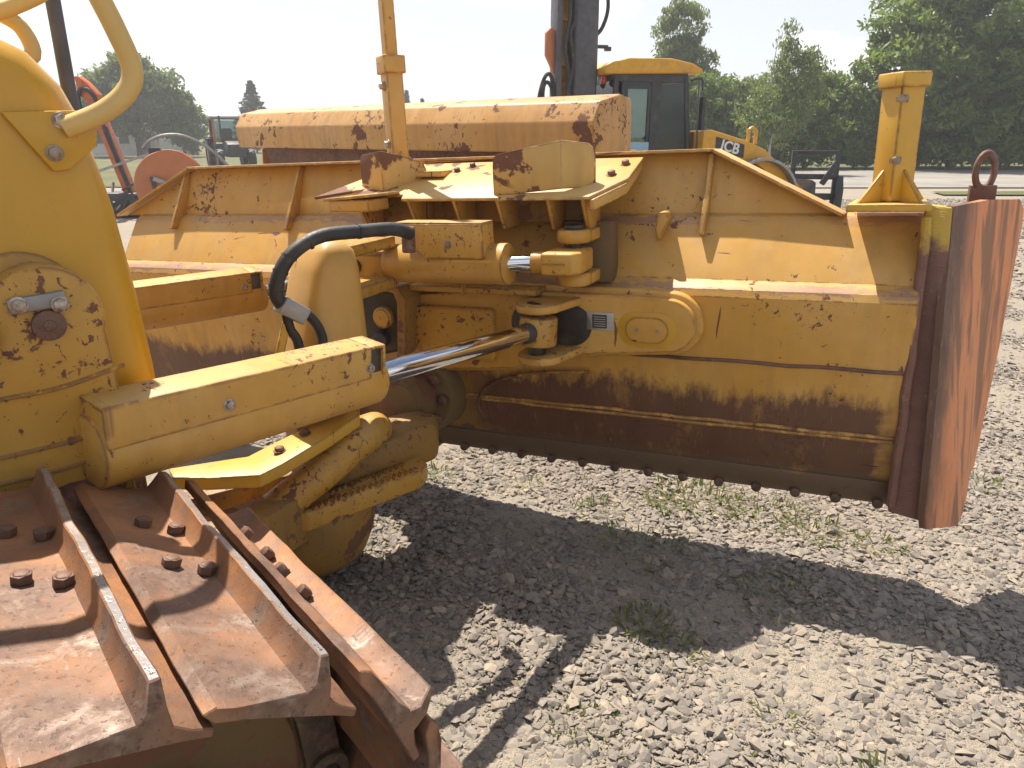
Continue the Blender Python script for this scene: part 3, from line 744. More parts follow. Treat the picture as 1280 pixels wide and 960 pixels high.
    MB().prism(slot(.40, .59, .703, .088), XZ, -.159, -.150).build('pocket', M['grease'], bl, bevel=.003)  # flat dark plate: the opening's shade put into its colour, with eye grime
    # box section behind and left of the bracket, greasy socket of the ball joint
    MB().box((.02, -.13, .64), (.44, .12, .24)).build('centre_box', M['cast'], bl, bevel=.02, seg=3)
    MB().box((.15, -.16, .845), (.62, .12, .028)).build('centre_ledge', M['cast'], bl, bevel=.006)
    MB().box((.12, -.215, .875), (.012, .03, .10)).build('gusset', M['cast'], bl, bevel=.003)
    MB().prism([(-.44, .50), (-.19, .56), (-.165, .80), (-.20, .84), (-.44, .83)], XZ, -.26, -.08).build('socket_block', M['grease'], bl, bevel=.02, seg=3)
    MB().prism([(-.215, .52), (-.16, .55), (-.135, .80), (-.17, .86), (-.36, .87), (-.36, .845), (-.20, .83), (-.185, .79), (-.205, .56)], XZ, -.285, -.10).build('socket_cover', M['dirty'], bl, bevel=.008)
    MB().lathe((-.27, -.26, .715), (0, -1, 0), [(0, .05), (.02, .05), (.03, .04), (.03, 0)], 24).build('plug', M['cast'], bl, ang=30)
    MB().lathe((-.29, -.26, .615), (.2, -1, 0), [(0, .04), (.05, .035), (.06, .02), (.06, 0)], 20).build('grease_nipple', M['darkmetal'], bl, ang=30)
    ball = MB().lathe((-.19, .0, .30), (.05, -1, .1), [(0, .19), (.16, .19), (.19, .175), (.20, .12), (.30, .115), (.36, .09), (.375, .05), (.377, 0)], 40).build('ball_cap', M['under'], bl, ang=35)
    for k in range(9):
        a = 2 * math.pi * k / 9
        MB().hexbolt((-.18 + .152 * math.cos(a), -.19, .32 + .152 * math.sin(a)), (.05, -1, .1), .026, .03, False).build('bolt', M['bolt'], ball, bevel=.003)
    # tilt cylinder lugs
    for z0 in (1.055, .885):
        MB().lathe((.62, -.20, z0), (0, 0, 1), [(0, 0), (0, .060), (.010, .068), (.042, .068), (.052, .060), (.052, 0)], 28).build('lug', M['yellow'], bl, ang=40)
        MB().box((.625, -.10, z0 + .026), (.13, .20, .048)).build('lug_root', M['yellow'], bl, bevel=.006)
    MB().cyl((.62, -.20, .88), (.62, -.20, 1.12), .03, seg=20).cyl((.62, -.20, 1.105), (.62, -.20, 1.125), .042, seg=20).build('pin', M['grease'], bl, bevel=.004)
    MB().box((.635, -.03, 1.0), (.21, .10, .25)).build('lug_plate', M['under'], bl, bevel=.008)
    # edge lug casting the stepped shadow
    MB().prism([(.885, 1.08), (.90, 1.15), (.93, 1.15), (.94, 1.12), (.90, 1.03)], XZ, .05, .13).build('lifting_lug', M['yellow'], bl, bevel=.006)
    return bl
bl = blade()
# ---- tilt cylinder
def tilt_cylinder():
    c = MB(); z, y = .985, -.345
    c.lathe((-.165, y, z - .01), (1, 0, .015), [(0, .0), (0, .066), (.03, .079), (.52, .080), (.525, .083), (.56, .083), (.565, .07), (.565, 0)], 40)
    tcy = on_blade(c.build('tilt_cylinder', M['yellow'], None, ang=35))
    MB().cyl((.39, y, .985), (.50, y + .02, .99), .032, seg=28).build('rod', M['chrome'], tcy)
    MB().cyl((.485, y + .02, .99), (.55, y + .03, .99), .042, seg=24).build('rod_collar', M['cast'], tcy, bevel=.005)
    ey = MB().prism([(.545, -.39), (.675, -.385), (.70, -.35), (.69, -.17), (.60, -.15), (.545, -.20)], lambda a, b_, e: (a, b_, e), .950, 1.036).build('rod_eye', M['yellow'], tcy, bevel=.012, seg=3)
    MB().box((.60, -.389, .995), (.09, .012, .005)).build('split_line', M['yellow_pale'], ey)
    MB().box((-.26, y, .965), (.20, .11, .10)).build('barrel_foot', M['cast'], tcy, bevel=.012)
    MB().cyl((-.30, y - .065, .965), (-.30, y + .07, .965), .03, seg=16).build('pin', M['grease'], tcy)
    gd = MB().prism([(-.07, 1.145), (.325, 1.15), (.325, 1.015), (.07, 1.012), (.0, 1.06)], XZ, -.435, -.427).box((.128, -.378, 1.149), (.394, .106, .010)).box((.323, -.378, 1.085), (.006, .104, .13)).build('guard', M['yellow'], tcy, bevel=.003)
    MB().hexbolt((.175, -.435, 1.068), (0, -1, 0), .013, .010).build('bolt', M['boltsteel'], gd, bevel=.002)
tilt_cylinder()
# ---- platform on top of the blade
def platform():
    def pl(x, y): return 1.235 + (y + .25) * .30
    def fn(a, c, e): return (a, c, pl(a, c) + e)
    p = MB().prism([(-.62, -.22), (-.40, -.12), (-.40, -.20), (-.16, -.20), (-.14, -.25), (.30, -.25), (.70, -.25), (.80, -.06), (.80, .19), (-.40, .19)], fn, -.014, 0)
    o = on_blade(p.build('platform', M['patchy_top'], None, bevel=.004))
    MB().prism([(.795, .19), (.80, -.08), (.715, -.25), (.70, -.25), (.78, -.06), (.78, .19)], fn, -.055, -.012).build('bent_lip', M['yellow_pale'], o, bevel=.004)
    MB().box((.13, -.02, 1.175), (1.06, .03, .12)).build('back_plate', M['dirty'], o, bevel=.004)
    for x in (-.385, -.12, .10, .30, .52, .665):
        MB().prism([(-.235, 1.232), (-.02, 1.28), (-.02, 1.10), (-.16, 1.10)], YZ, x - .009, x + .009).build('rib', M['yellow'], o, bevel=.002)
    MB().box((-.32, -.30, 1.215), (.20, .16, .05)).build('step_block', M['yellow_pale'], o, bevel=.008)
    MB().box((-.31, -.29, 1.249), (.26, .2, .012), Matrix.Rotation(R(-4), 3, 'Y')).build('step_plate', M['yellow_pale'], o, bevel=.003)
    # the two folded uprights
    def upright(L, t, name, mat):
        b = MB()
        def q(pa, pb, h0, h1):
            pa, pb = Vector(pa), Vector(pb); d = (pb - pa).normalized(); n = Vector((-d.y, d.x, 0)) * t
            return pa, pb, n
        vs_o, vs_i = [], []
        for (x, y, z0, z1) in L:
            vs_o.append((b.bm.verts.new((x, y, z0)), b.bm.verts.new((x, y, z1)))); vs_i.append((b.bm.verts.new((x + .002, y + t, z0)), b.bm.verts.new((x + .002, y + t, z1))))
        for k in range(len(L) - 1):
            b.face([vs_o[k][0], vs_o[k + 1][0], vs_o[k + 1][1], vs_o[k][1]]); b.face([vs_i[k][1], vs_i[k + 1][1], vs_i[k + 1][0], vs_i[k][0]])
            b.face([vs_o[k][1], vs_o[k + 1][1], vs_i[k + 1][1], vs_i[k][1]]); b.face([vs_o[k][0], vs_i[k][0], vs_i[k + 1][0], vs_o[k + 1][0]])
        b.face([vs_o[0][0], vs_o[0][1], vs_i[0][1], vs_i[0][0]]); b.face([vs_o[-1][0], vs_i[-1][0], vs_i[-1][1], vs_o[-1][1]])
        b.build(name, mat, o, bevel=.002)
    upright([(-.435, -.10, 1.262, 1.385), (-.43, -.104, 1.262, 1.405), (-.415, -.11, 1.262, 1.418), (-.285, -.16, 1.258, 1.432), (-.21, -.06, 1.24, 1.40), (-.172, -.0, 1.25, 1.375), (-.165, .01, 1.26, 1.345)], .012, 'upright_bracket', M['patchy'])
    upright([(.285, -.225, 1.24, 1.355), (.288, -.226, 1.24, 1.385), (.305, -.227, 1.24, 1.40), (.57, -.20, 1.262, 1.445), (.655, -.13, 1.262, 1.43), (.668, -.115, 1.262, 1.415), (.675, -.105, 1.262, 1.39)], .012, 'upright_bracket', M['patchy'])
    for x, y in ((.72, -.02), (.745, .10)):
        MB().hexbolt((x, y, pl(x, y)), (0, -.28, 1), .017, .018).build('bolt', M['brown'], o, bevel=.002)
    for x, y in ((-.03, .07), (.02, .13)):
        MB().hexbolt((x, y, pl(x, y)), (0, -.28, 1), .014, .016).build('bolt', M['brown'], o, bevel=.002)
M['patchy_top'] = paint('platform_paint', base=(.60, .36, .09), faded=(.66, .46, .2), chips=.3, patch=.36, scale=.5, dirt=.2)
platform()

# ---- marker posts on the blade
def post(name, cx, cy, z0, z1, zc, w, mat, rot, collar_h=.05, bolts=(), inner=None, foot=.09, plate=None, bolt_dir=None):
    Rm = Matrix.Rotation(R(rot), 3, 'Z')
    p = MB().box((cx, cy, (z0 + z1) / 2), (w, w, z1 - z0), Rm)
    o = on_blade(p.build(name, mat, None, bevel=.005, seg=3))
    MB().box((cx, cy, zc - collar_h / 2), (w + .024, w + .024, collar_h), Rm).build('collar', mat, o, bevel=.006, seg=3)
    for k in range(4):
        a = R(rot + 90 * k); d = Vector((math.cos(a), math.sin(a), 0)); n = Vector((-d.y, d.x, 0))
        b = MB(); q = w / 2
        b.prism([(q - .004, z0 - .005), (q + foot, z0 - .005), (q - .004, z0 + foot * 1.15)], lambda u_, z_, e: Vector((cx, cy, z_)) + d * u_ + n * e, -.006, .006)
        b.build('foot_gusset', mat, o, bevel=.002)
    if inner:
        MB().box((cx, cy, (z1 + inner) / 2), (w * .70, w * .70, inner - z1 + .1), Rm).build('inner_tube', mat, o, bevel=.005, seg=3)
    for z in bolts:
        a = R(bolt_dir if bolt_dir is not None else rot - 90); d = Vector((math.cos(a), math.sin(a), 0))
        base = Vector((cx, cy, z)) + d * w * (.5 if bolt_dir is None else .53)
        MB().hexbolt(base, d, .016, .02).build('bolt', M['boltsteel'], o, bevel=.002)
    if plate:
        MB().prism(plate, lambda a, c, e: (a, c, e), z0 - .028, z0 - .002).build('foot_plate', mat, o, bevel=.004)
    return o
post('corner_post', 1.748, .08, 1.187, 1.615, 1.622, .098, M['newyellow'], 40, bolts=(1.535, 1.33), foot=.10, bolt_dir=-92, plate=[(1.60, -.075), (1.87, -.075), (1.87, .20), (1.63, .20)])
post('mast', -.325, .05, 1.34, 1.83, 1.835, .078, M['yellow_pale'], 54, bolts=(1.71, 1.46), inner=2.5, foot=.08, collar_h=.075, bolt_dir=-126,
     plate=[(-.45, -.03), (-.06, -.03), (-.06, .15), (-.45, .15)])
# ---- end of the blade: weld strip, worn side plate, ring
def blade_end():
    es = MB().prism([(1.862, 1.165), (1.875, 1.172), (1.945, 1.165), (1.955, .77), (1.975, .0), (1.975, -.02), (1.86, .0)], lambda a, c, e: (a, e + .085 * max(0, (c - .75)) / .4 , c), -.05, .02)
    o = on_blade(es.build('end_plate', M['weld'], None, bevel=.006))
    MB().tube([(1.868 + random.uniform(-.003, .003), -.052 + .085 * max(0, 1.13 - .055 * k - .75) / .4 + (.0 if k < 18 else .004), 1.13 - .055 * k) for k in range(21)], .018, 10, 2).build('weld_bead', M['weld'], o)
    # side plate
    A = [(1.925, .055, 1.168), (1.93, -.035, .80), (1.945, -.070, .40), (1.958, -.075, .03), (1.97, -.070, -.035), (2.085, .02, -.045), (2.11, .10, -.025), (2.125, .16, .03), (2.13, .20, .10), (2.15, .26, .115), (2.18, .33, .60), (2.20, .40, 1.07), (2.195, .39, 1.13), (2.17, .35, 1.17), (2.05, .22, 1.178)]
    b = MB(); t = Vector((.024, -.010, 0))
    va = [b.bm.verts.new(p) for p in A]; vb = [b.bm.verts.new(Vector(p) + t) for p in A]; n = len(A)
    b.face(va); b.face(vb[::-1])
    for i in range(n): b.face([va[i], va[(i + 1) % n], vb[(i + 1) % n], vb[i]])
    bmesh.ops.triangulate(b.bm, faces=[f for f in b.bm.faces if len(f.verts) > 4])
    sp = b.build('side_plate', M['side'], o, bevel=0)
    for p in ((2.03, -.008, .10), (2.08, .038, .02), (1.985, -.028, .40), (1.975, .02, .80)):
        MB().cyl(Vector(p) + Vector((-.018, -.016, 0)), Vector(p) + Vector((.0, -.004, 0)), .016, seg=14).build('plate_bolt', M['brown'], o, bevel=.003)
    # lifting ring
    r = MB(); cx, cy, cz = 2.06, .28, 1.275; seg = 28; prof = 10; rings = []
    for i in range(seg):
        a = 2 * math.pi * i / seg; q = []
        for k in range(prof):
            t_ = 2 * math.pi * k / prof; rr = .036 + .014 * math.cos(t_)
            zz = (.062 + .016 * math.cos(t_)) * math.sin(a); xx = rr * math.cos(a)
            q.append(r.bm.verts.new((cx + xx * .9, cy + xx * .5 + .017 * math.sin(t_), cz + zz)))
        rings.append(q)
    for i in range(seg):
        for k in range(prof): r.face([rings[i][k], rings[(i + 1) % seg][k], rings[(i + 1) % seg][(k + 1) % prof], rings[i][(k + 1) % prof]])
    r.box((cx, cy, 1.19), (.085, .05, .07))
    r.build('lifting_ring', M['brown'], o, ang=60)
blade_end()
# ---- hydraulic hoses
hz = MB().tube([(.12, 1.47, 1.358), (.15, 1.38, 1.383), (.15, 1.249, 1.385), (.15, 1.098, 1.380), (.15, .994, 1.332), (.15, .940, 1.262), (.15, .927, 1.20), (.15, .955, 1.15)], .024, 14, 8).build('hydraulic_hose', M['rubber'], dozer)
pts = [(.15, 1.40, 1.378), (.15, 1.249, 1.385), (.15, 1.098, 1.380), (.15, .994, 1.332), (.15, .940, 1.262)]
for k, (p, q) in enumerate([((.15, .928, 1.215), (.15, .928, 1.205)), ((.15, .931, 1.24), (.15, .930, 1.232)), ((.15, .95, 1.28), (.15, .947, 1.274)), ((.15, .985, 1.325), (.15, .982, 1.320)), ((.15, 1.06, 1.366), (.15, 1.053, 1.363)), ((.15, 1.25, 1.385), (.15, 1.24, 1.385))]):
    MB().cyl(p, q, .0265, seg=14).build('hose_tie', M['rubber'], hz)
MB().box((.15, .975, 1.145), (.07, .10, .06), Matrix.Rotation(R(-35), 3, 'X')).build('hose_clamp', M['greymetal'], dozer, bevel=.008)
MB().tube([(.15, .99, 1.15), (.15, 1.035, 1.115), (.15, 1.068, 1.06), (.15, 1.075, 1.0), (.13, 1.06, .9)], .017, 12, 6).build('hydraulic_hose', M['rubber'], dozer)
MB().tube([(.15, .955, 1.13), (.15, .962, 1.08), (.15, .985, 1.03), (.13, 1.0, .92)], .017, 12, 6).build('hydraulic_hose', M['rubber'], dozer)
MB().cyl((.10, 1.475, 1.285), (.10, 1.475, 1.38), .027, seg=8).build('hose_elbow', M['brown'], dozer, bevel=.004)
MB().bar((.15, .95, 1.1), (.15, .90, .95), .03, .012, (1, 0, 0)).build('hose_bracket', M['newyellow'], dozer, bevel=.003)

# ================================================================ the blade standing behind
def spare_blade():
    P0, P1 = Vector((-2.45, 7.6, 0)), Vector((.66, 4.80, 0))
    a = math.atan2(P1.y - P0.y, P1.x - P0.x); L = (P1 - P0).length
    root = empty('spare_blade', (P0 + P1) / 2, a)
    tag(root, 'sun-bleached orange dozer blade with rust patches standing behind the bulldozer blade', 'blade')
    h = L / 2
    MB().prism([(-.25, 1.60), (-.27, 1.78), (-.20, 1.90), (.0, 1.945), (.13, 1.92), (.15, 1.60)], YZ, -h, h).build('top_beam', M['spare'], root, bevel=.014, seg=3)
    MB().prism([(-.19, .02), (-.12, .15), (.02, .5), (.08, .9), (.06, 1.3), (.0, 1.61), (.12, 1.61), (.20, 1.2), (.22, .8), (.15, .3), (-.08, .02)], YZ, -h + .02, h - .02).build('moldboard', M['brown'], root, bevel=.01)
    for s in (-1, 1):
        MB().prism([(-.10, .01), (.2, .01), (.25, .6), (.22, 1.5), (.13, 1.59), (.0, 1.59)], YZ, s * h - .012 + s * .014, s * h + .012 + s * .014).build('end_plate', M['spare'], root, bevel=.004)
        MB().prism([(.20, .02), (.95, .02), (.95, .12), (.25, 1.3)], YZ, s * h * .5 - .04, s * h * .5 + .04).build('brace', M['spare'], root, bevel=.01)
spare_blade()

# ================================================================ vehicles behind
def wheel(parent, c, axis, r, w, rim_mat, lugs=18):
    c, ax = Vector(c), Vector(axis).normalized()
    t = MB().lathe(c - ax * w / 2, ax, [(0, r * .55), (0, r * .85), (w * .12, r * .94), (w * .5, r * .96), (w * .88, r * .94), (w, r * .85), (w, r * .55)], 36)
    d, u, v = basis(ax)
    for k in range(lugs):
        for s in (-1, 1):
            A = 2 * math.pi * (k + (.5 if s > 0 else 0)) / lugs; rad = u * math.cos(A) + v * math.sin(A); tan = -u * math.sin(A) + v * math.cos(A)
            t.bar(c + rad * r * .96 + ax * s * w * .05, c + rad * r * .95 + ax * s * w * .46 + tan * r * .14, r * .07, r * .07, rad)
    wh = t.build('wheel', M['rubber'], parent, ang=40)
    MB().lathe(c - ax * w * .42, ax, [(0, 0), (0, r * .3), (w * .12, r * .5), (0, r * .55), (w * .1, r * .57), (w * .84, r * .57), (w * .84, 0)], 28).build('rim', rim_mat, wh, ang=40)
    return wh

def text_mesh(name, body, size, mat, parent, loc, rot, ext=.004):
    cu = bpy.data.curves.new(name, 'FONT'); cu.body = body; cu.size = size; cu.extrude = ext; cu.align_x = 'CENTER'; cu.align_y = 'CENTER'; cu.offset = .006
    o = bpy.data.objects.new(name, cu); COL.objects.link(o)
    dg = bpy.context.evaluated_depsgraph_get(); me = bpy.data.meshes.new_from_object(o.evaluated_get(dg))
    bpy.data.objects.remove(o); me.materials.clear(); me.materials.append(mat)
    q = link(bpy.data.objects.new(name, me), parent); q.location = loc; q.rotation_euler = rot
    return q

def backhoe():
    root = empty('backhoe_loader', (2.05, 13.3, 0), R(16))
    tag(root, 'yellow and black backhoe loader with folded boom and glazed cab', 'backhoe loader')
    Yn, Yf = -.80, .80
    dm = M['darkmetal']
    # cab frame: pillars and rails
    fr = MB()
    for y in (Yn, Yf):
        fr.bar((-.78, y, 1.25), (-.70, y * .96, 2.62), .09, .09, (1, 0, 0)); fr.bar((.10, y, 1.1), (.10, y * .96, 2.64), .20, .07, (0, 1, 0))
        fr.bar((.86, y, 1.25), (.70, y * .96, 2.62), .10, .09, (1, 0, 0)); fr.bar((-.75, y * .96, 2.62), (.74, y * .96, 2.62), .08, .20, (0, 0, 1))
        fr.bar((-.80, y, 1.30), (.88, y, 1.30), .07, .12, (0, 0, 1))
    for x in (-.74, .72): fr.bar((x, -.76, 2.62), (x, .76, 2.62), .09, .14, (0, 0, 1)); fr.bar((x * 1.1, -.8, 1.3), (x * 1.1, .8, 1.3), .08, .12, (0, 0, 1))
    cab = fr.build('cab_frame', dm, root, bevel=.012)
    MB().prism([(-.62, 1.36), (.0, 1.36), (.0, 2.46), (-.02, 2.52), (-.58, 2.52)], XZ, Yn - .005, Yn + .007).build('window_pane', M['glass'], cab)
    MB().prism([(.20, 1.36), (.80, 1.36), (.68, 2.52), (.20, 2.52)], XZ, Yn - .005, Yn + .007).build('window_pane', M['glass'], cab)
    for y in (Yf,): MB().prism([(-.70, 1.36), (.80, 1.36), (.68, 2.52), (-.62, 2.52)], XZ, y - .005, y + .007).build('window_pane', M['glass'], cab)
    MB().prism([(-.74, 1.36), (.74, 1.36), (.72, 2.54), (-.72, 2.54)], lambda a, c, e: (e - .79 + (c - 1.36) * .06, a, c), -.004, .004).build('window_pane', M['glass'], cab)
    MB().prism([(-.74, 1.36), (.74, 1.36), (.72, 2.54), (-.72, 2.54)], lambda a, c, e: (e + .85 - (c - 1.36) * .12, a, c), -.004, .004).build('window_pane', M['glass'], cab)
    wf = MB()
    for p, q in (((-.62, 1.38), (-.58, 2.48)), ((-.58, 2.44), (-.06, 2.44)), ((-.05, 1.38), (-.05, 2.46)), ((-.62, 1.40), (-.05, 1.40))): wf.bar((p[0], Yn - .012, p[1]), (q[0], Yn - .012, q[1]), .05, .04, (0, 1, 0))
    wf.build('door_frame', M['darkmetal'], cab, bevel=.006)
    MB().box((0.02, Yn + .03, 1.02), (1.62, .05, .52)).build('door_panel', dm, cab, bevel=.02)
    MB().prism([(-.98, 2.70), (-.80, 2.80), (-.5, 2.86), (.35, 2.87), (.80, 2.80), (1.0, 2.72), (.98, 2.66), (-.96, 2.62)], XZ, -.90, .90).build('roof', M['loader_yellow'], root, bevel=.03, seg=3)
    for k, (y, mt) in enumerate(((-.62, 'lampred'), (-.42, 'lamp'), (-.22, 'lamp'), (.25, 'lamp'))):
        MB().lathe((-.90, y, 2.55), (-1, 0, 0), [(-.05, .05), (0, .075), (.02, .07), (.03, 0)], 20).build('work_lamp', M[mt], root, ang=30)
    # inside
    st = MB().box((-.15, 0, 1.35), (.5, .5, .14)).box((-.40, 0, 1.70), (.14, .48, .70)).build('driver_seat', M['seat'], root, bevel=.04, seg=3)
    MB().lathe((.42, 0, 1.72), (-.4, 0, 1), [(-.015, .17), (0, .19), (.015, .17), (0, .15), (-.015, .17)], 24).cyl((.52, 0, 1.3), (.42, 0, 1.72), .03).build('steering_wheel', M['seat'], root)
    MB().box((0, 0, 1.08), (1.6, 1.5, .3)).build('cab_floor', dm, root, bevel=.02)
    MB().box((-.22, Yn - .03, 1.50), (.42, .012, .22)).build('paper_sheet', M['blue'], root)
    MB().box((-.32, Yn - .04, 1.47), (.12, .008, .06)).build('paper_tag', M['white'], root)
    # rear mudguard with white slashes
    arc = [(-.55 + .95 * math.cos(R(a)), .55 + .82 * math.sin(R(a))) for a in range(20, 161, 10)]; arc2 = [(-.55 + .88 * math.cos(R(a)), .55 + .75 * math.sin(R(a))) for a in range(160, 19, -10)]
    mg = MB().prism(arc + arc2, XZ, -1.15, -.62).build('mudguard', dm, root, bevel=.01)
    for a in (74, 100):
        b = MB()
        p = [Vector((-.55 + .955 * math.cos(R(t)), yy, .55 + .825 * math.sin(R(t)))) for t, yy in ((a, -1.10), (a - 7, -1.10), (a - 16, -.75), (a - 13, -.75))]
        vs = [b.bm.verts.new(q) for q in p]; v2 = [b.bm.verts.new(q + Vector((0, 0, .006))) for q in p]
        b.face(vs); b.face(v2)
        for i in range(4): b.face([vs[i], vs[(i + 1) % 4], v2[(i + 1) % 4], v2[i]])
        b.build('white_slash', M['white'], mg)
    for y in (-.95, .95): wheel(root, (-.55, y, .70), (0, 1, 0), .70, .42, M['loader_yellow'])
    for y in (-.85, .85): wheel(root, (1.95, y, .56), (0, 1, 0), .56, .36, M['loader_yellow'])
    # bonnet
    MB().prism([(.90, .80), (.90, 1.66), (1.05, 1.67), (1.75, 1.50), (2.25, 1.33), (2.30, 1.1), (2.30, .75)], XZ, -.52, .52).build('bonnet', M['loader_yellow'], root, bevel=.03, seg=3)
    bd = MB().prism([(1.08, 1.36), (1.62, 1.235), (1.62, 1.45), (1.08, 1.575)], XZ, -.93, -.925).build('name_panel', M['darkmetal'], root)
    text_mesh('lettering', 'JCB', .235, M['white'], bd, (1.35, -.932, 1.405), (R(90), R(13), 0))
    # loader arms
    for y in (-.82, .82):
        MB().prism([(.85, 1.05), (.85, 1.66), (1.0, 1.68), (1.70, 1.50), (2.05, 1.36), (3.0, .62), (2.9, .46), (1.9, 1.14), (1.2, 1.15)], XZ, y - .10, y + .09).build('loader_arm', M['loader_yellow'], root, bevel=.02)
    MB().cyl((1.72, -.86, 1.50), (1.72, -.86, 1.70), .03).cyl((1.86, -.86, 1.46), (1.86, -.86, 1.68), .03).tube([(1.72, -.86, 1.68), (1.79, -.86, 1.72), (1.86, -.86, 1.67)], .025, 8).build('hose_loop', M['loader_yellow'], root)
    arc = [(1.95 + .74 * math.cos(R(a)), .62 + .74 * math.sin(R(a))) for a in range(15, 150, 9)]; arc2 = [(1.95 + .69 * math.cos(R(a)), .62 + .69 * math.sin(R(a))) for a in range(149, 14, -9)]
    MB().prism(arc + arc2, XZ, -1.08, -.66).build('mudguard', M['greymetal'], root, bevel=.008)
    MB().box((.7, 0, .72), (3.0, .7, .30)).build('chassis', dm, root, bevel=.02)
    MB().prism([(2.85, .22), (3.5, .20), (3.55, .28), (3.02, .42), (2.98, .95), (2.88, 1.0)], XZ, -1.1, 1.1).build('bucket', dm, root, bevel=.015)
    # mirror and its arm
    MB().tube([(.80, Yn, 2.55), (.98, Yn - .1, 2.58), (1.0, Yn - .12, 2.4)], .018, 8).box((1.02, Yn - .12, 2.05), (.05, .14, .5)).build('mirror', dm, root)
    MB().bar((.98, Yn - .02, 2.55), (1.02, Yn - .02, 1.5), .05, .03, (1, 0, 0)).build('grab_handle', M['greymetal'], root, bevel=.008)
    for o in root.children:
        if o.name.split('.')[0] in ('cab_frame', 'roof', 'work_lamp', 'driver_seat', 'steering_wheel', 'cab_floor', 'paper_sheet', 'paper_tag', 'mirror', 'grab_handle'): o.scale = (.86, .82, 1)
    for o in root.children:
        if o.name.split('.')[0] in ('bonnet', 'name_panel', 'loader_arm', 'hose_loop'): o.location.z = .12
    # folded backhoe boom at the rear
    dark2 = M['boom']
    boom = MB().box((-1.26, -.30, 3.25), (.42, .34, 2.5)).build('dipper', dark2, root, bevel=.06, seg=4)
    MB().box((-1.26, -.32, 2.07), (.56, .40, .22)).build('dipper_foot', dm, root, bevel=.02)
    MB().box((-1.70, -.30, 3.0), (.085, .34, 3.0)).build('boom_side', dark2, root, bevel=.01)
    MB().box((-1.56, -.12, 2.9), (.22, .12, 3.0)).build('boom_plate', M['loader_yellow'], root, bevel=.01)
    MB().prism([(-1.80, 2.75), (-1.74, 2.60), (-1.74, 3.25), (-1.80, 3.30), (-1.88, 3.22), (-1.88, 2.9)], XZ, -.36, -.26).build('bucket_link', M['orange_dull'], root, bevel=.01)
    MB().box((-1.35, 0, 1.05), (.30, 1.3, 1.1)).build('kingpost', M['loader_yellow'], root, bevel=.03)
    MB().prism([(-1.72, .7), (-1.1, .7), (-1.15, 2.0), (-1.60, 2.3), (-1.74, 2.2)], XZ, -.28, .1).build('boom_root', M['loader_yellow'], root, bevel=.02)
    for k, pts in enumerate(([(-1.62, -.5, 1.5), (-1.58, -.5, 2.2), (-1.55, -.5, 2.6), (-1.62, -.5, 3.0), (-1.55, -.5, 3.5), (-1.60, -.5, 4.2)],
                             [(-1.52, -.5, 1.5), (-1.55, -.5, 2.3), (-1.48, -.5, 2.8), (-1.54, -.5, 3.2), (-1.46, -.5, 3.45), (-1.52, -.5, 4.2)],
                             [(-1.72, -.4, 2.2), (-1.80, -.42, 2.55), (-1.88, -.42, 2.62), (-1.97, -.42, 2.45), (-2.03, -.42, 2.1), (-2.0, -.42, 1.6)],
                             [(-1.74, -.4, 2.0), (-1.80, -.42, 2.40), (-1.90, -.42, 2.50), (-1.95, -.42, 2.30), (-1.92, -.42, 1.6)],
                             [(-1.08, -.4, 3.2), (-.98, -.42, 3.32), (-.90, -.42, 3.6), (-.95, -.42, 4.0)])):
        MB().tube(pts, .030, 8, 5).build('hydraulic_hose', M['rubber'], root)
    MB().box((-.95, -.3, 3.05), (.24, .05, .05)).box((-.83, -.3, 3.02), (.09, .08, .06)).build('boom_lamp', dm, root)
    for o in root.children:
        if o.name.split('.')[0] in ('dipper', 'dipper_foot', 'boom_side', 'boom_plate', 'bucket_link', 'kingpost', 'boom_root', 'hydraulic_hose', 'boom_lamp'): o.location.x = .20
    for k in range(7):
        z = 2.15 + .33 * k; MB().box((-1.36, -.22, z), (.20, .06, .10), Matrix.Rotation(R(20 * (-1) ** k), 3, 'Y')).build('hose_bracket', M['orange_dull'] if k % 2 else M['loader_yellow'], root, bevel=.01)
backhoe()

def fork():
    root = empty('fork_carriage', (5.62, 14.4, 0), R(-12))
    tag(root, 'black fork carriage frame standing on the gravel by the road', 'fork carriage')
    MB().box((0, 0, .62), (1.0, .08, .12)).box((0, 0, .98), (1.0, .08, .10)).build('crossbar', M['darkmetal'], root, bevel=.01)
    for x in (-.32, .45): MB().bar((x, 0, .30), (x, .02, 1.42), .09, .09, (1, 0, 0)).build('upright', M['darkmetal'], root, bevel=.01)
    MB().box((.06, .02, 1.42), (.85, .06, .06)).build('top_rail', M['darkmetal'], root, bevel=.01)
    MB().bar((.20, -.1, .85), (.45, -.05, 1.25), .10, .08, (0, 1, 0)).build('tilt_link', M['darkmetal'], root, bevel=.01)
    for x in (-.42, .52): MB().prism([(0.05, .02), (.05, .8), (-.05, 1.0), (-.22, .75), (-.18, .3), (-1.0, .10), (-1.0, .03)], YZ, x - .06, x + .06).build('fork_tine', M['darkmetal'], root, bevel=.01)
fork()

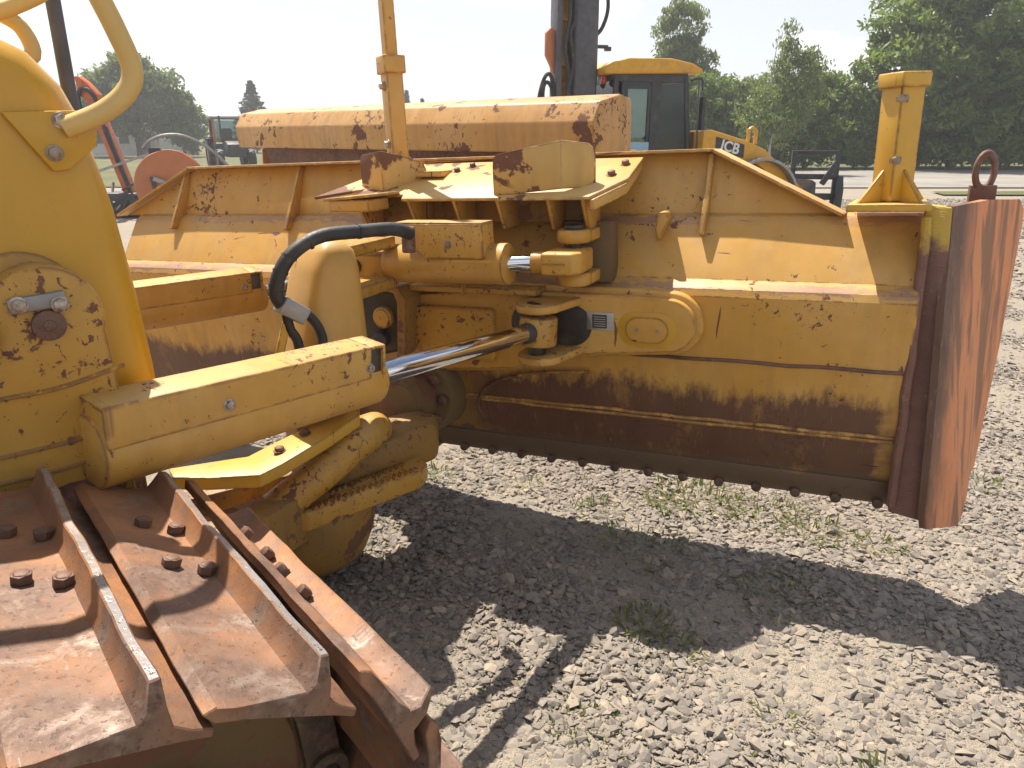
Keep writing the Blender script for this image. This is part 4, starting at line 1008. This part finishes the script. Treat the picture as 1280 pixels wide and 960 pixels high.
def tractor():
    root = empty('tractor', (-15.0, 41, 0), R(-62))
    tag(root, 'orange tractor with grey-roofed glazed cab parked on the meadow', 'tractor')
    # x forward
    MB().box((0, 0, 2.62), (1.7, 1.75, .16)).build('roof', M['greymetal'], root, bevel=.05, seg=3)
    fr = MB()
    for x in (-.75, .75):
        for y in (-.78, .78): fr.bar((x, y, 1.3), (x * .95, y * .96, 2.56), .10, .10, (1, 0, 0))
    fr.build('cab_frame', M['orange'], root, bevel=.01)
    for (a, sx, sy) in (('x', .74, 0), ('x', -.74, 0), ('y', 0, .78), ('y', 0, -.78)):
        b = MB()
        b.box((sx, sy, 1.95), (.012, 1.45, 1.1) if a == 'x' else (1.38, .012, 1.1)); b.build('window_pane', M['glass'], root)
    MB().box((0, 0, 1.05), (1.55, 1.6, .55)).build('cab_base', M['darkmetal'], root, bevel=.03)
    MB().box((-.2, 0, 1.7), (.3, .5, .8)).build('driver_seat', M['seat'], root, bevel=.05)
    MB().prism([(.78, .7), (.78, 1.52), (1.9, 1.45), (2.5, 1.32), (2.6, .7)], XZ, -.42, .42).build('bonnet', M['darkmetal'], root, bevel=.05, seg=3)
    MB().box((2.6, 0, 1.0), (.03, .7, .5)).build('grille', M['darkmetal'], root)
    for y in (-.85, .85):
        wheel(root, (-.45, y, .80), (0, 1, 0), .80, .45, M['orange_dull']); wheel(root, (1.95, y * .9, .56), (0, 1, 0), .56, .34, M['orange_dull'])
        MB().box((-.45, y * 1.0, 1.66), (1.1, .46, .07)).build('mudguard', M['darkmetal'], root, bevel=.03)
    MB().cyl((1.2, -.5, 1.4), (1.2, -.5, 2.7), .05).build('exhaust_pipe', M['darkmetal'], root)
tractor()

def reel():
    root = empty('hose_reel', (-6.7, 15.0, 0), R(22))
    tag(root, 'orange hose reel with round flange behind the left blade end', 'hose reel')
    MB().lathe((0, -.22, .80), (0, 1, 0), [(0, 0), (0, .64), (.02, .655), (.04, .64), (.04, 0)], 56).build('flange_disc', M['orange_dull'], root, ang=40)
    MB().lathe((0, .30, .80), (0, 1, 0), [(0, 0), (0, .64), (.02, .655), (.04, .64), (.04, 0)], 56).build('flange_disc', M['orange_dull'], root, ang=40)
    MB().lathe((0, -.18, .80), (0, 1, 0), [(0, .38), (.48, .38)], 36).build('wound_hose', M['rubber'], root)
    MB().cyl((0, -.30, .80), (0, .40, .80), .06).build('axle', M['darkmetal'], root)
    MB().prism([(-.34, .74), (-.36, .96), (-.26, .96), (-.28, .74)], XZ, -.27, -.23).build('hub_plate', M['darkmetal'], root, bevel=.006)
    MB().bar((-.31, -.28, .93), (-.02, -.28, .82), .08, .03, (0, 1, 0)).build('crank', M['greymetal'], root, bevel=.006)
    MB().box((.06, -.28, .80), (.24, .1, .16)).build('motor', M['blue'], root, bevel=.03)
    for s in (-.30, .42):
        MB().bar((-.45, s, 0), (0, s, .80), .06, .06).bar((.45, s, 0), (0, s, .80), .06, .06).build('stand', M['darkmetal'], root)
    MB().tube([(-.42, -.05, 1.48), (-.28, -.05, 1.62), (0, -.05, 1.72), (.35, -.05, 1.70), (.75, -.05, 1.48), (1.1, -.05, 1.12), (1.3, -.05, .9), (1.5, -.05, .3), (1.55, -.05, .03)], .028, 10, 6).build('loose_hose', M['greymetal'], root)
    MB().box((-.22, .0, 1.42), (.22, .3, .14)).build('hose_guide', M['darkmetal'], root, bevel=.02)
reel()

def crane():
    root = empty('folding_arm', (-8.75, 17.2, 0), R(0))
    tag(root, 'orange folding hydraulic arm rising beside the bulldozer hood', 'hydraulic arm')
    a, b = Vector((.12, 0, .45)), Vector((-.42, 0, 2.6))
    MB().bar(a, b, .26, .20, (1, 0, 0)).build('lower_arm', M['orange'], root, bevel=.02)
    MB().prism([(-.62, 2.55), (-.30, 2.30), (-.22, 2.55), (-.42, 2.80), (-.58, 2.93), (-.66, 2.92)], XZ, -.12, .12).build('elbow', M['orange'], root, bevel=.015)
    MB().tube([(.18, -.14, .5), (-.05, -.16, 1.4), (-.20, -.16, 2.0), (-.22, -.16, 2.35), (-.35, -.16, 2.62), (-.52, -.16, 2.66), (-.62, -.16, 2.5), (-.60, -.16, 2.2)], .045, 10, 6).build('hydraulic_hose', M['rubber'], root)
    MB().bar((.16, -.12, .6), (-.16, -.12, 1.9), .06, .06, (0, 1, 0)).build('ram', M['darkmetal'], root)
    MB().bar((-.35, -.3, .98), (.85, -.3, 1.35), .05, .05).build('support_bar', M['greymetal'], root)
    MB().box((.0, 0, .25), (.9, .8, .5)).build('base_frame', M['darkmetal'], root, bevel=.03)
    for k in range(9):
        p = Vector((random.uniform(-.1, .5), random.uniform(-.5, -.42), random.uniform(.1, .6)))
        MB().bar(p, p + Vector((random.uniform(-.3, .3), -.05, random.uniform(-.1, .3))), .04, .04).build('linkage', M['greymetal'] if k % 2 else M['darkmetal'], root)
crane()

# far house
hs = empty('house', (-37.5, 76, 0), R(-12)); tag(hs, 'low whitewashed house behind the trees across the meadow', 'house')
MB().box((0, 0, 1.4), (11, 6, 2.8)).build('wall', M['wall'], hs)
MB().prism([(-3.4, 2.75), (0, 4.9), (3.4, 2.75)], YZ, -5.8, 5.8).build('roof', M['roof'], hs)
MB().box((4.0, -3.02, 1.05), (1.0, .06, 2.1)).build('door', M['wood'], hs)
for x in (-3.2, -.8, 1.8): MB().box((x, -3.02, 1.6), (1.0, .06, 1.1)).build('window', M['darkmetal'], hs)
MB().box((2.2, .8, 4.9), (.6, .6, 1.3)).build('chimney', M['roof'], hs)

# ================================================================ trees
def leaves(centers, radii, per, size, elong, droop, flat=.7):
    n = len(centers) * per
    C = np.repeat(centers, per, 0); Rr = np.repeat(radii, per)
    d = rng.normal(0, 1, (n, 3)); d /= np.linalg.norm(d, axis=1)[:, None]
    off = d * (Rr * rng.random(n) ** .45)[:, None]; off[:, 2] *= flat
    P = C + off
    a = rng.normal(0, 1, (n, 3)); a[:, 2] -= droop; a /= np.linalg.norm(a, axis=1)[:, None]
    b = rng.normal(0, 1, (n, 3)); b -= a * (a * b).sum(1)[:, None]; b /= np.linalg.norm(b, axis=1)[:, None]
    s = size * rng.uniform(.6, 1.4, n)
    A, Bv = a * (s * elong)[:, None], b * s[:, None]
    V = np.stack([P - A, P + Bv * .6, P + A, P - Bv * .6], 1).reshape(-1, 3)
    Fq = (np.arange(n) * 4)[:, None] + np.arange(4)[None]
    t = np.repeat(np.clip(np.repeat(rng.random(len(centers)) * .6, per) + rng.random(n) * .4, 0, 1), 4)
    return V, Fq, t

def tree(name, label, base, h, lobes, nclump, per, leaf, mat, bark, trunk_r, cat='tree', group=None, elong=1.5, droop=0., clump=(.35, .8), limbs=9):
    root = empty(name, base); tag(root, label, cat, group)
    b = MB(); top = Vector((0, 0, h * .86))
    bend = [Vector((random.uniform(-.25, .25) * k / 3, random.uniform(-.25, .25) * k / 3, h * .86 * k / 5)) for k in range(6)]
    b.tube(bend, trunk_r, 8, 2, taper=trunk_r * .15)
    lob = np.array(lobes, float); wt = lob[:, 3] * lob[:, 4] * lob[:, 5]; wt = wt / wt.sum()
    pick = rng.choice(len(lob), nclump, p=wt)
    d = rng.normal(0, 1, (nclump, 3)); d /= np.linalg.norm(d, axis=1)[:, None]
    rr = rng.random(nclump) ** .38
    Cc = lob[pick, :3] + d * rr[:, None] * lob[pick, 3:6]
    Cc = Cc[Cc[:, 2] > .25]
    for k in range(limbs):
        c = Vector(Cc[rng.integers(len(Cc))]); z0 = min(h * .7, max(h * .12, c.z * random.uniform(.35, .7)))
        f = z0 / (h * .86) * 5; i = int(f); p = bend[min(i, 5)].lerp(bend[min(i + 1, 5)], f - i)
        mid = p.lerp(c, .5) + Vector((0, 0, .08 * h * random.random()))
        b.tube([p, mid, c], trunk_r * .38, 6, 3, taper=trunk_r * .08)
    b.build('trunk', bark, root)
    V, Fq, t = leaves(Cc, rng.uniform(*clump, len(Cc)), per, leaf, elong, droop)
    keep = V.reshape(-1, 4, 3)[:, :, 2].min(1) > .02
    idx = np.where(keep)[0]; V = V.reshape(-1, 4, 3)[idx].reshape(-1, 3); t = t.reshape(-1, 4)[idx].ravel(); Fq = (np.arange(len(idx)) * 4)[:, None] + np.arange(4)[None]
    np_mesh('crown', V, Fq, mat, root, attrs={'tint': t})
    return root
LF, LB, LD = M['leaf'], M['leaf_birch'], M['leaf_far']
tree('broadleaf_tree', 'large dark green broadleaf tree overhanging the far side of the road', (24.3, 42.5, 0), 14, [(0, 0, 7.2, 5.2, 4.5, 5.2), (-2.6, -.8, 5.6, 3.0, 2.6, 3.2), (2.5, -.5, 4.2, 4.5, 3, 3.4), (.5, -1, 2.2, 5.0, 2.6, 2.0), (-1.2, -.5, 9.5, 3.2, 3, 3)], 620, 70, .125, LF, M['bark'], .3, clump=(.4, 1.0), limbs=14)
tree('broadleaf_tree', 'tall broadleaf tree with full crown right of the overhanging tree by the road', (32.5, 44, 0), 14, [(0, 0, 7.5, 5, 4.5, 5.5), (-1, -1, 3, 4.6, 3, 2.8)], 380, 70, .14, LF, M['bark'], .3, clump=(.5, 1.1))
tree('birch_tree', 'tall weeping birch rising behind the backhoe cab', (10.0, 47.5, 0), 10, [(0, 0, 7.4, 1.5, 1.5, 1.9), (.2, 0, 5.6, 1.9, 1.7, 1.7), (.8, 0, 4.0, 2.4, 2, 1.8), (-.35, 0, 8.7, .8, .75, .8), (-.1, 0, 9.4, .5, .5, .5)], 330, 64, .07, LB, M['bark_birch'], .14, elong=1.9, droop=1.6, clump=(.25, .6))
tree('birch_tree', 'sparse pale birch with thin upper twigs between the shrubs', (12.2, 36.5, 0), 7.2, [(.4, 0, 5.3, .6, .7, 1.6), (.9, 0, 4.2, 1.2, 1, 1.3), (0, 0, 2.8, 1.7, 1.4, 1.7), (1.5, 0, 4.6, .7, .6, .9)], 260, 36, .055, LB, M['bark_birch'], .07, elong=2.0, droop=1.2, clump=(.25, .55), limbs=20)
for k, (x, y, h, w, lab) in enumerate(((10.4, 43, 5.2, 2.3, 'rounded green shrub directly right of the backhoe cab'), (13.4, 42.6, 4.9, 2.4, 'wide green shrub behind the sparse pale birch'), (16.4, 43.2, 5.2, 2.5, 'bushy shrub behind the black fork carriage'), (19.3, 43.4, 5.6, 2.4, 'tall green shrub growing up to the overhanging broadleaf tree'), (23.6, 44.6, 3.6, 3.0, 'dark low thicket under the overhanging broadleaf tree'), (28.6, 45.0, 3.8, 3.2, 'dark low thicket beyond the lifting ring of the blade'), (34.0, 45.5, 4.2, 3.2, 'dark thicket under the tall full-crowned tree'))):
    tree('shrub', lab, (x, y, 0), h, [(0, 0, h * .5, w, w * .8, h * .5), (w * .3, -.4, h * .35, w, w * .7, h * .35), (-w * .3, -.2, h * .62, w * .7, w * .6, h * .34)], 330, 60, .085, LF if k != 1 else LB, M['bark'], .09, cat='shrub', group='shrubs along the far side of the road', clump=(.3, .65))
tree('meadow_tree', 'broad pale green tree behind the orange folding arm', (-31.9, 66, 0), 7.9, [(0, 0, 4.7, 3.4, 3, 3.3), (-2.2, 0, 4.2, 2.6, 2.4, 2.8), (2.4, 0, 4.4, 2.4, 2.2, 2.6), (.4, 0, 6.6, 2.0, 2, 1.6)], 330, 46, .17, LD, M['bark'], .22, group='trees across the meadow', clump=(.45, 1.0))
tree('meadow_tree', 'compact darker tree growing beside the grey tractor cab', (-28.4, 67, 0), 5.2, [(0, 0, 3.1, 1.7, 1.6, 2.3), (.8, 0, 2.2, 1.6, 1.4, 1.7)], 150, 46, .15, LF, M['bark'], .16, group='trees across the meadow', clump=(.35, .8))
tree('meadow_tree', 'low green tree behind the handrail of the bulldozer', (-37.2, 68, 0), 6.6, [(0, 0, 3.4, 2.4, 2, 2.4)], 150, 46, .16, LD, M['bark'], .18, group='trees across the meadow', clump=(.4, .9))

def conifer(label, base, h, w):
    root = empty('conifer', base); tag(root, label, 'conifer', 'spruces on the skyline')
    b = MB().cyl((0, 0, 0), (0, 0, h), .11, .01, seg=8); cs, rs = [], []
    z = h * .12; k = 0
    while z < h * .97:
        r = w / 2 * (1 - z / h) ** .85 * random.uniform(.78, 1.1); n = max(4, int(9 * (1 - z / h)) + 3)
        for i in range(n):
            a = k + 2 * math.pi * i / n + random.uniform(-.2, .2)
            for q in (.35, .65, .95):
                cs.append((math.cos(a) * r * q, math.sin(a) * r * q, z - .22 * r * q)); rs.append(.10 + .16 * r * (1.1 - q * .5))
            b.bar((0, 0, z), (math.cos(a) * r, math.sin(a) * r, z - .2 * r), .03, .03)
        z += h * .035; k += 1.1
    b.build('trunk', M['bark'], root)
    V, Fq, t = leaves(np.array(cs), np.array(rs) * 1.05, 20, .085, 2.2, .5, .5)
    np_mesh('crown', V, Fq, M['needle'], root, attrs={'tint': t})
conifer('broad dark spruce rising behind the left end of the orange spare blade', (-27.4, 83, 0), 7.4, 6.4)
conifer('taller of two small far spruces right of the yellow mast', (-12.3, 92, 0), 6.9, 2.6)
conifer('small far spruce hidden partly by the yellow mast', (-13.6, 92, 0), 6.6, 2.4)
conifer('tiny far spruce tip over the orange spare blade', (-10.6, 93, 0), 6.0, 1.6)

# ================================================================ weeds in the gravel
def weed(x, y, r, h, n, dry=0):
    n = int(n * .8); h = h * .8; r = r * 1.1
    root = empty('weed', (x, y, -.03)); lab = 'low green weeds in the gravel under the lower edge of the blade' if y > 2.8 and y < 3.4 and x < 1.7 else 'small weeds in the gravel within the shadow of the blade' if y > 2.45 and x < 1.7 else 'small weed tuft in the sunlit gravel beyond the side plate of the blade' if x > 1.7 else 'small weed tuft in the sunlit gravel between the track and the blade shadow'
    tag(root, lab, 'weed', 'weeds in the gravel')
    m = n * 3; a = rng.uniform(0, 6.283, n); d = r * rng.random(n) ** .6
    base = np.stack([np.cos(a) * d, np.sin(a) * d, np.zeros(n)], -1)
    az = a + rng.normal(0, .7, n); lean = rng.uniform(.4, 1.45, n); L = h * rng.uniform(.35, .85, n)
    dirv = np.stack([np.cos(az) * np.sin(lean), np.sin(az) * np.sin(lean), np.cos(lean)], -1)
    tip = base + dirv * L[:, None]; mid = base + dirv * L[:, None] * .55 + np.array([0, 0, 1]) * (L * .10)[:, None]
    side = np.stack([-np.sin(az), np.cos(az), np.zeros(n)], -1) * (.0018 + .0032 * rng.random(n))[:, None]
    V = np.stack([base - side * .6, base + side * .6, mid + side, tip, mid - side], 1).reshape(-1, 3)
    Fq = (np.arange(n) * 5)[:, None] + np.arange(5)[None]
    np_mesh('blade_leaves', V, Fq, M['weed'], root, attrs={'tint': np.repeat(np.clip(rng.random(n) + dry, 0, 1), 5)})
for w in ((.50, 2.33, .10, .085, 110), (.57, 2.18, .12, .05, 90), (.22, 1.83, .10, .06, 120), (.30, 1.73, .06, .05, 50), (.92, 3.32, .22, .10, 240), (1.22, 3.18, .2, .08, 170), (1.36, 3.0, .14, .11, 120), (1.62, 2.86, .1, .09, 80), (.78, 3.3, .12, .07, 90), (.42, 3.22, .1, .09, 60),
          (.62, 2.85, .2, .06, 130), (1.08, 2.52, .16, .07, 150), (.50, 2.95, .12, .07, 80), (-.42, 3.62, .08, .09, 60), (.10, 3.5, .08, .07, 40), (2.45, 3.45, .10, .12, 70), (1.95, 4.4, .1, .08, 60), (.86, 1.85, .09, .05, 50), (1.02, 1.62, .08, .07, 60), (-.38, 2.78, .07, .05, 50), (.70, 1.66, .05, .05, 30), (1.45, 2.62, .07, .06, 40)):
    weed(*w)

# ================================================================ hazy summer air
hb = MB().box((0, 48, 8), (170, 104, 18.2)).build('haze', None)
hm = bpy.data.materials.new('haze'); hm.use_nodes = True; ht = hm.node_tree; ht.nodes.clear()
ho = ht.nodes.new('ShaderNodeOutputMaterial'); hv = ht.nodes.new('ShaderNodeVolumePrincipled')
hv.inputs['Color'].default_value = (.93, .95, 1, 1); hv.inputs['Density'].default_value = .0019; hv.inputs['Anisotropy'].default_value = .45
ht.links.new(hv.outputs[0], ho.inputs['Volume']); hb.data.materials.clear(); hb.data.materials.append(hm)
tag(hb, kind='stuff')
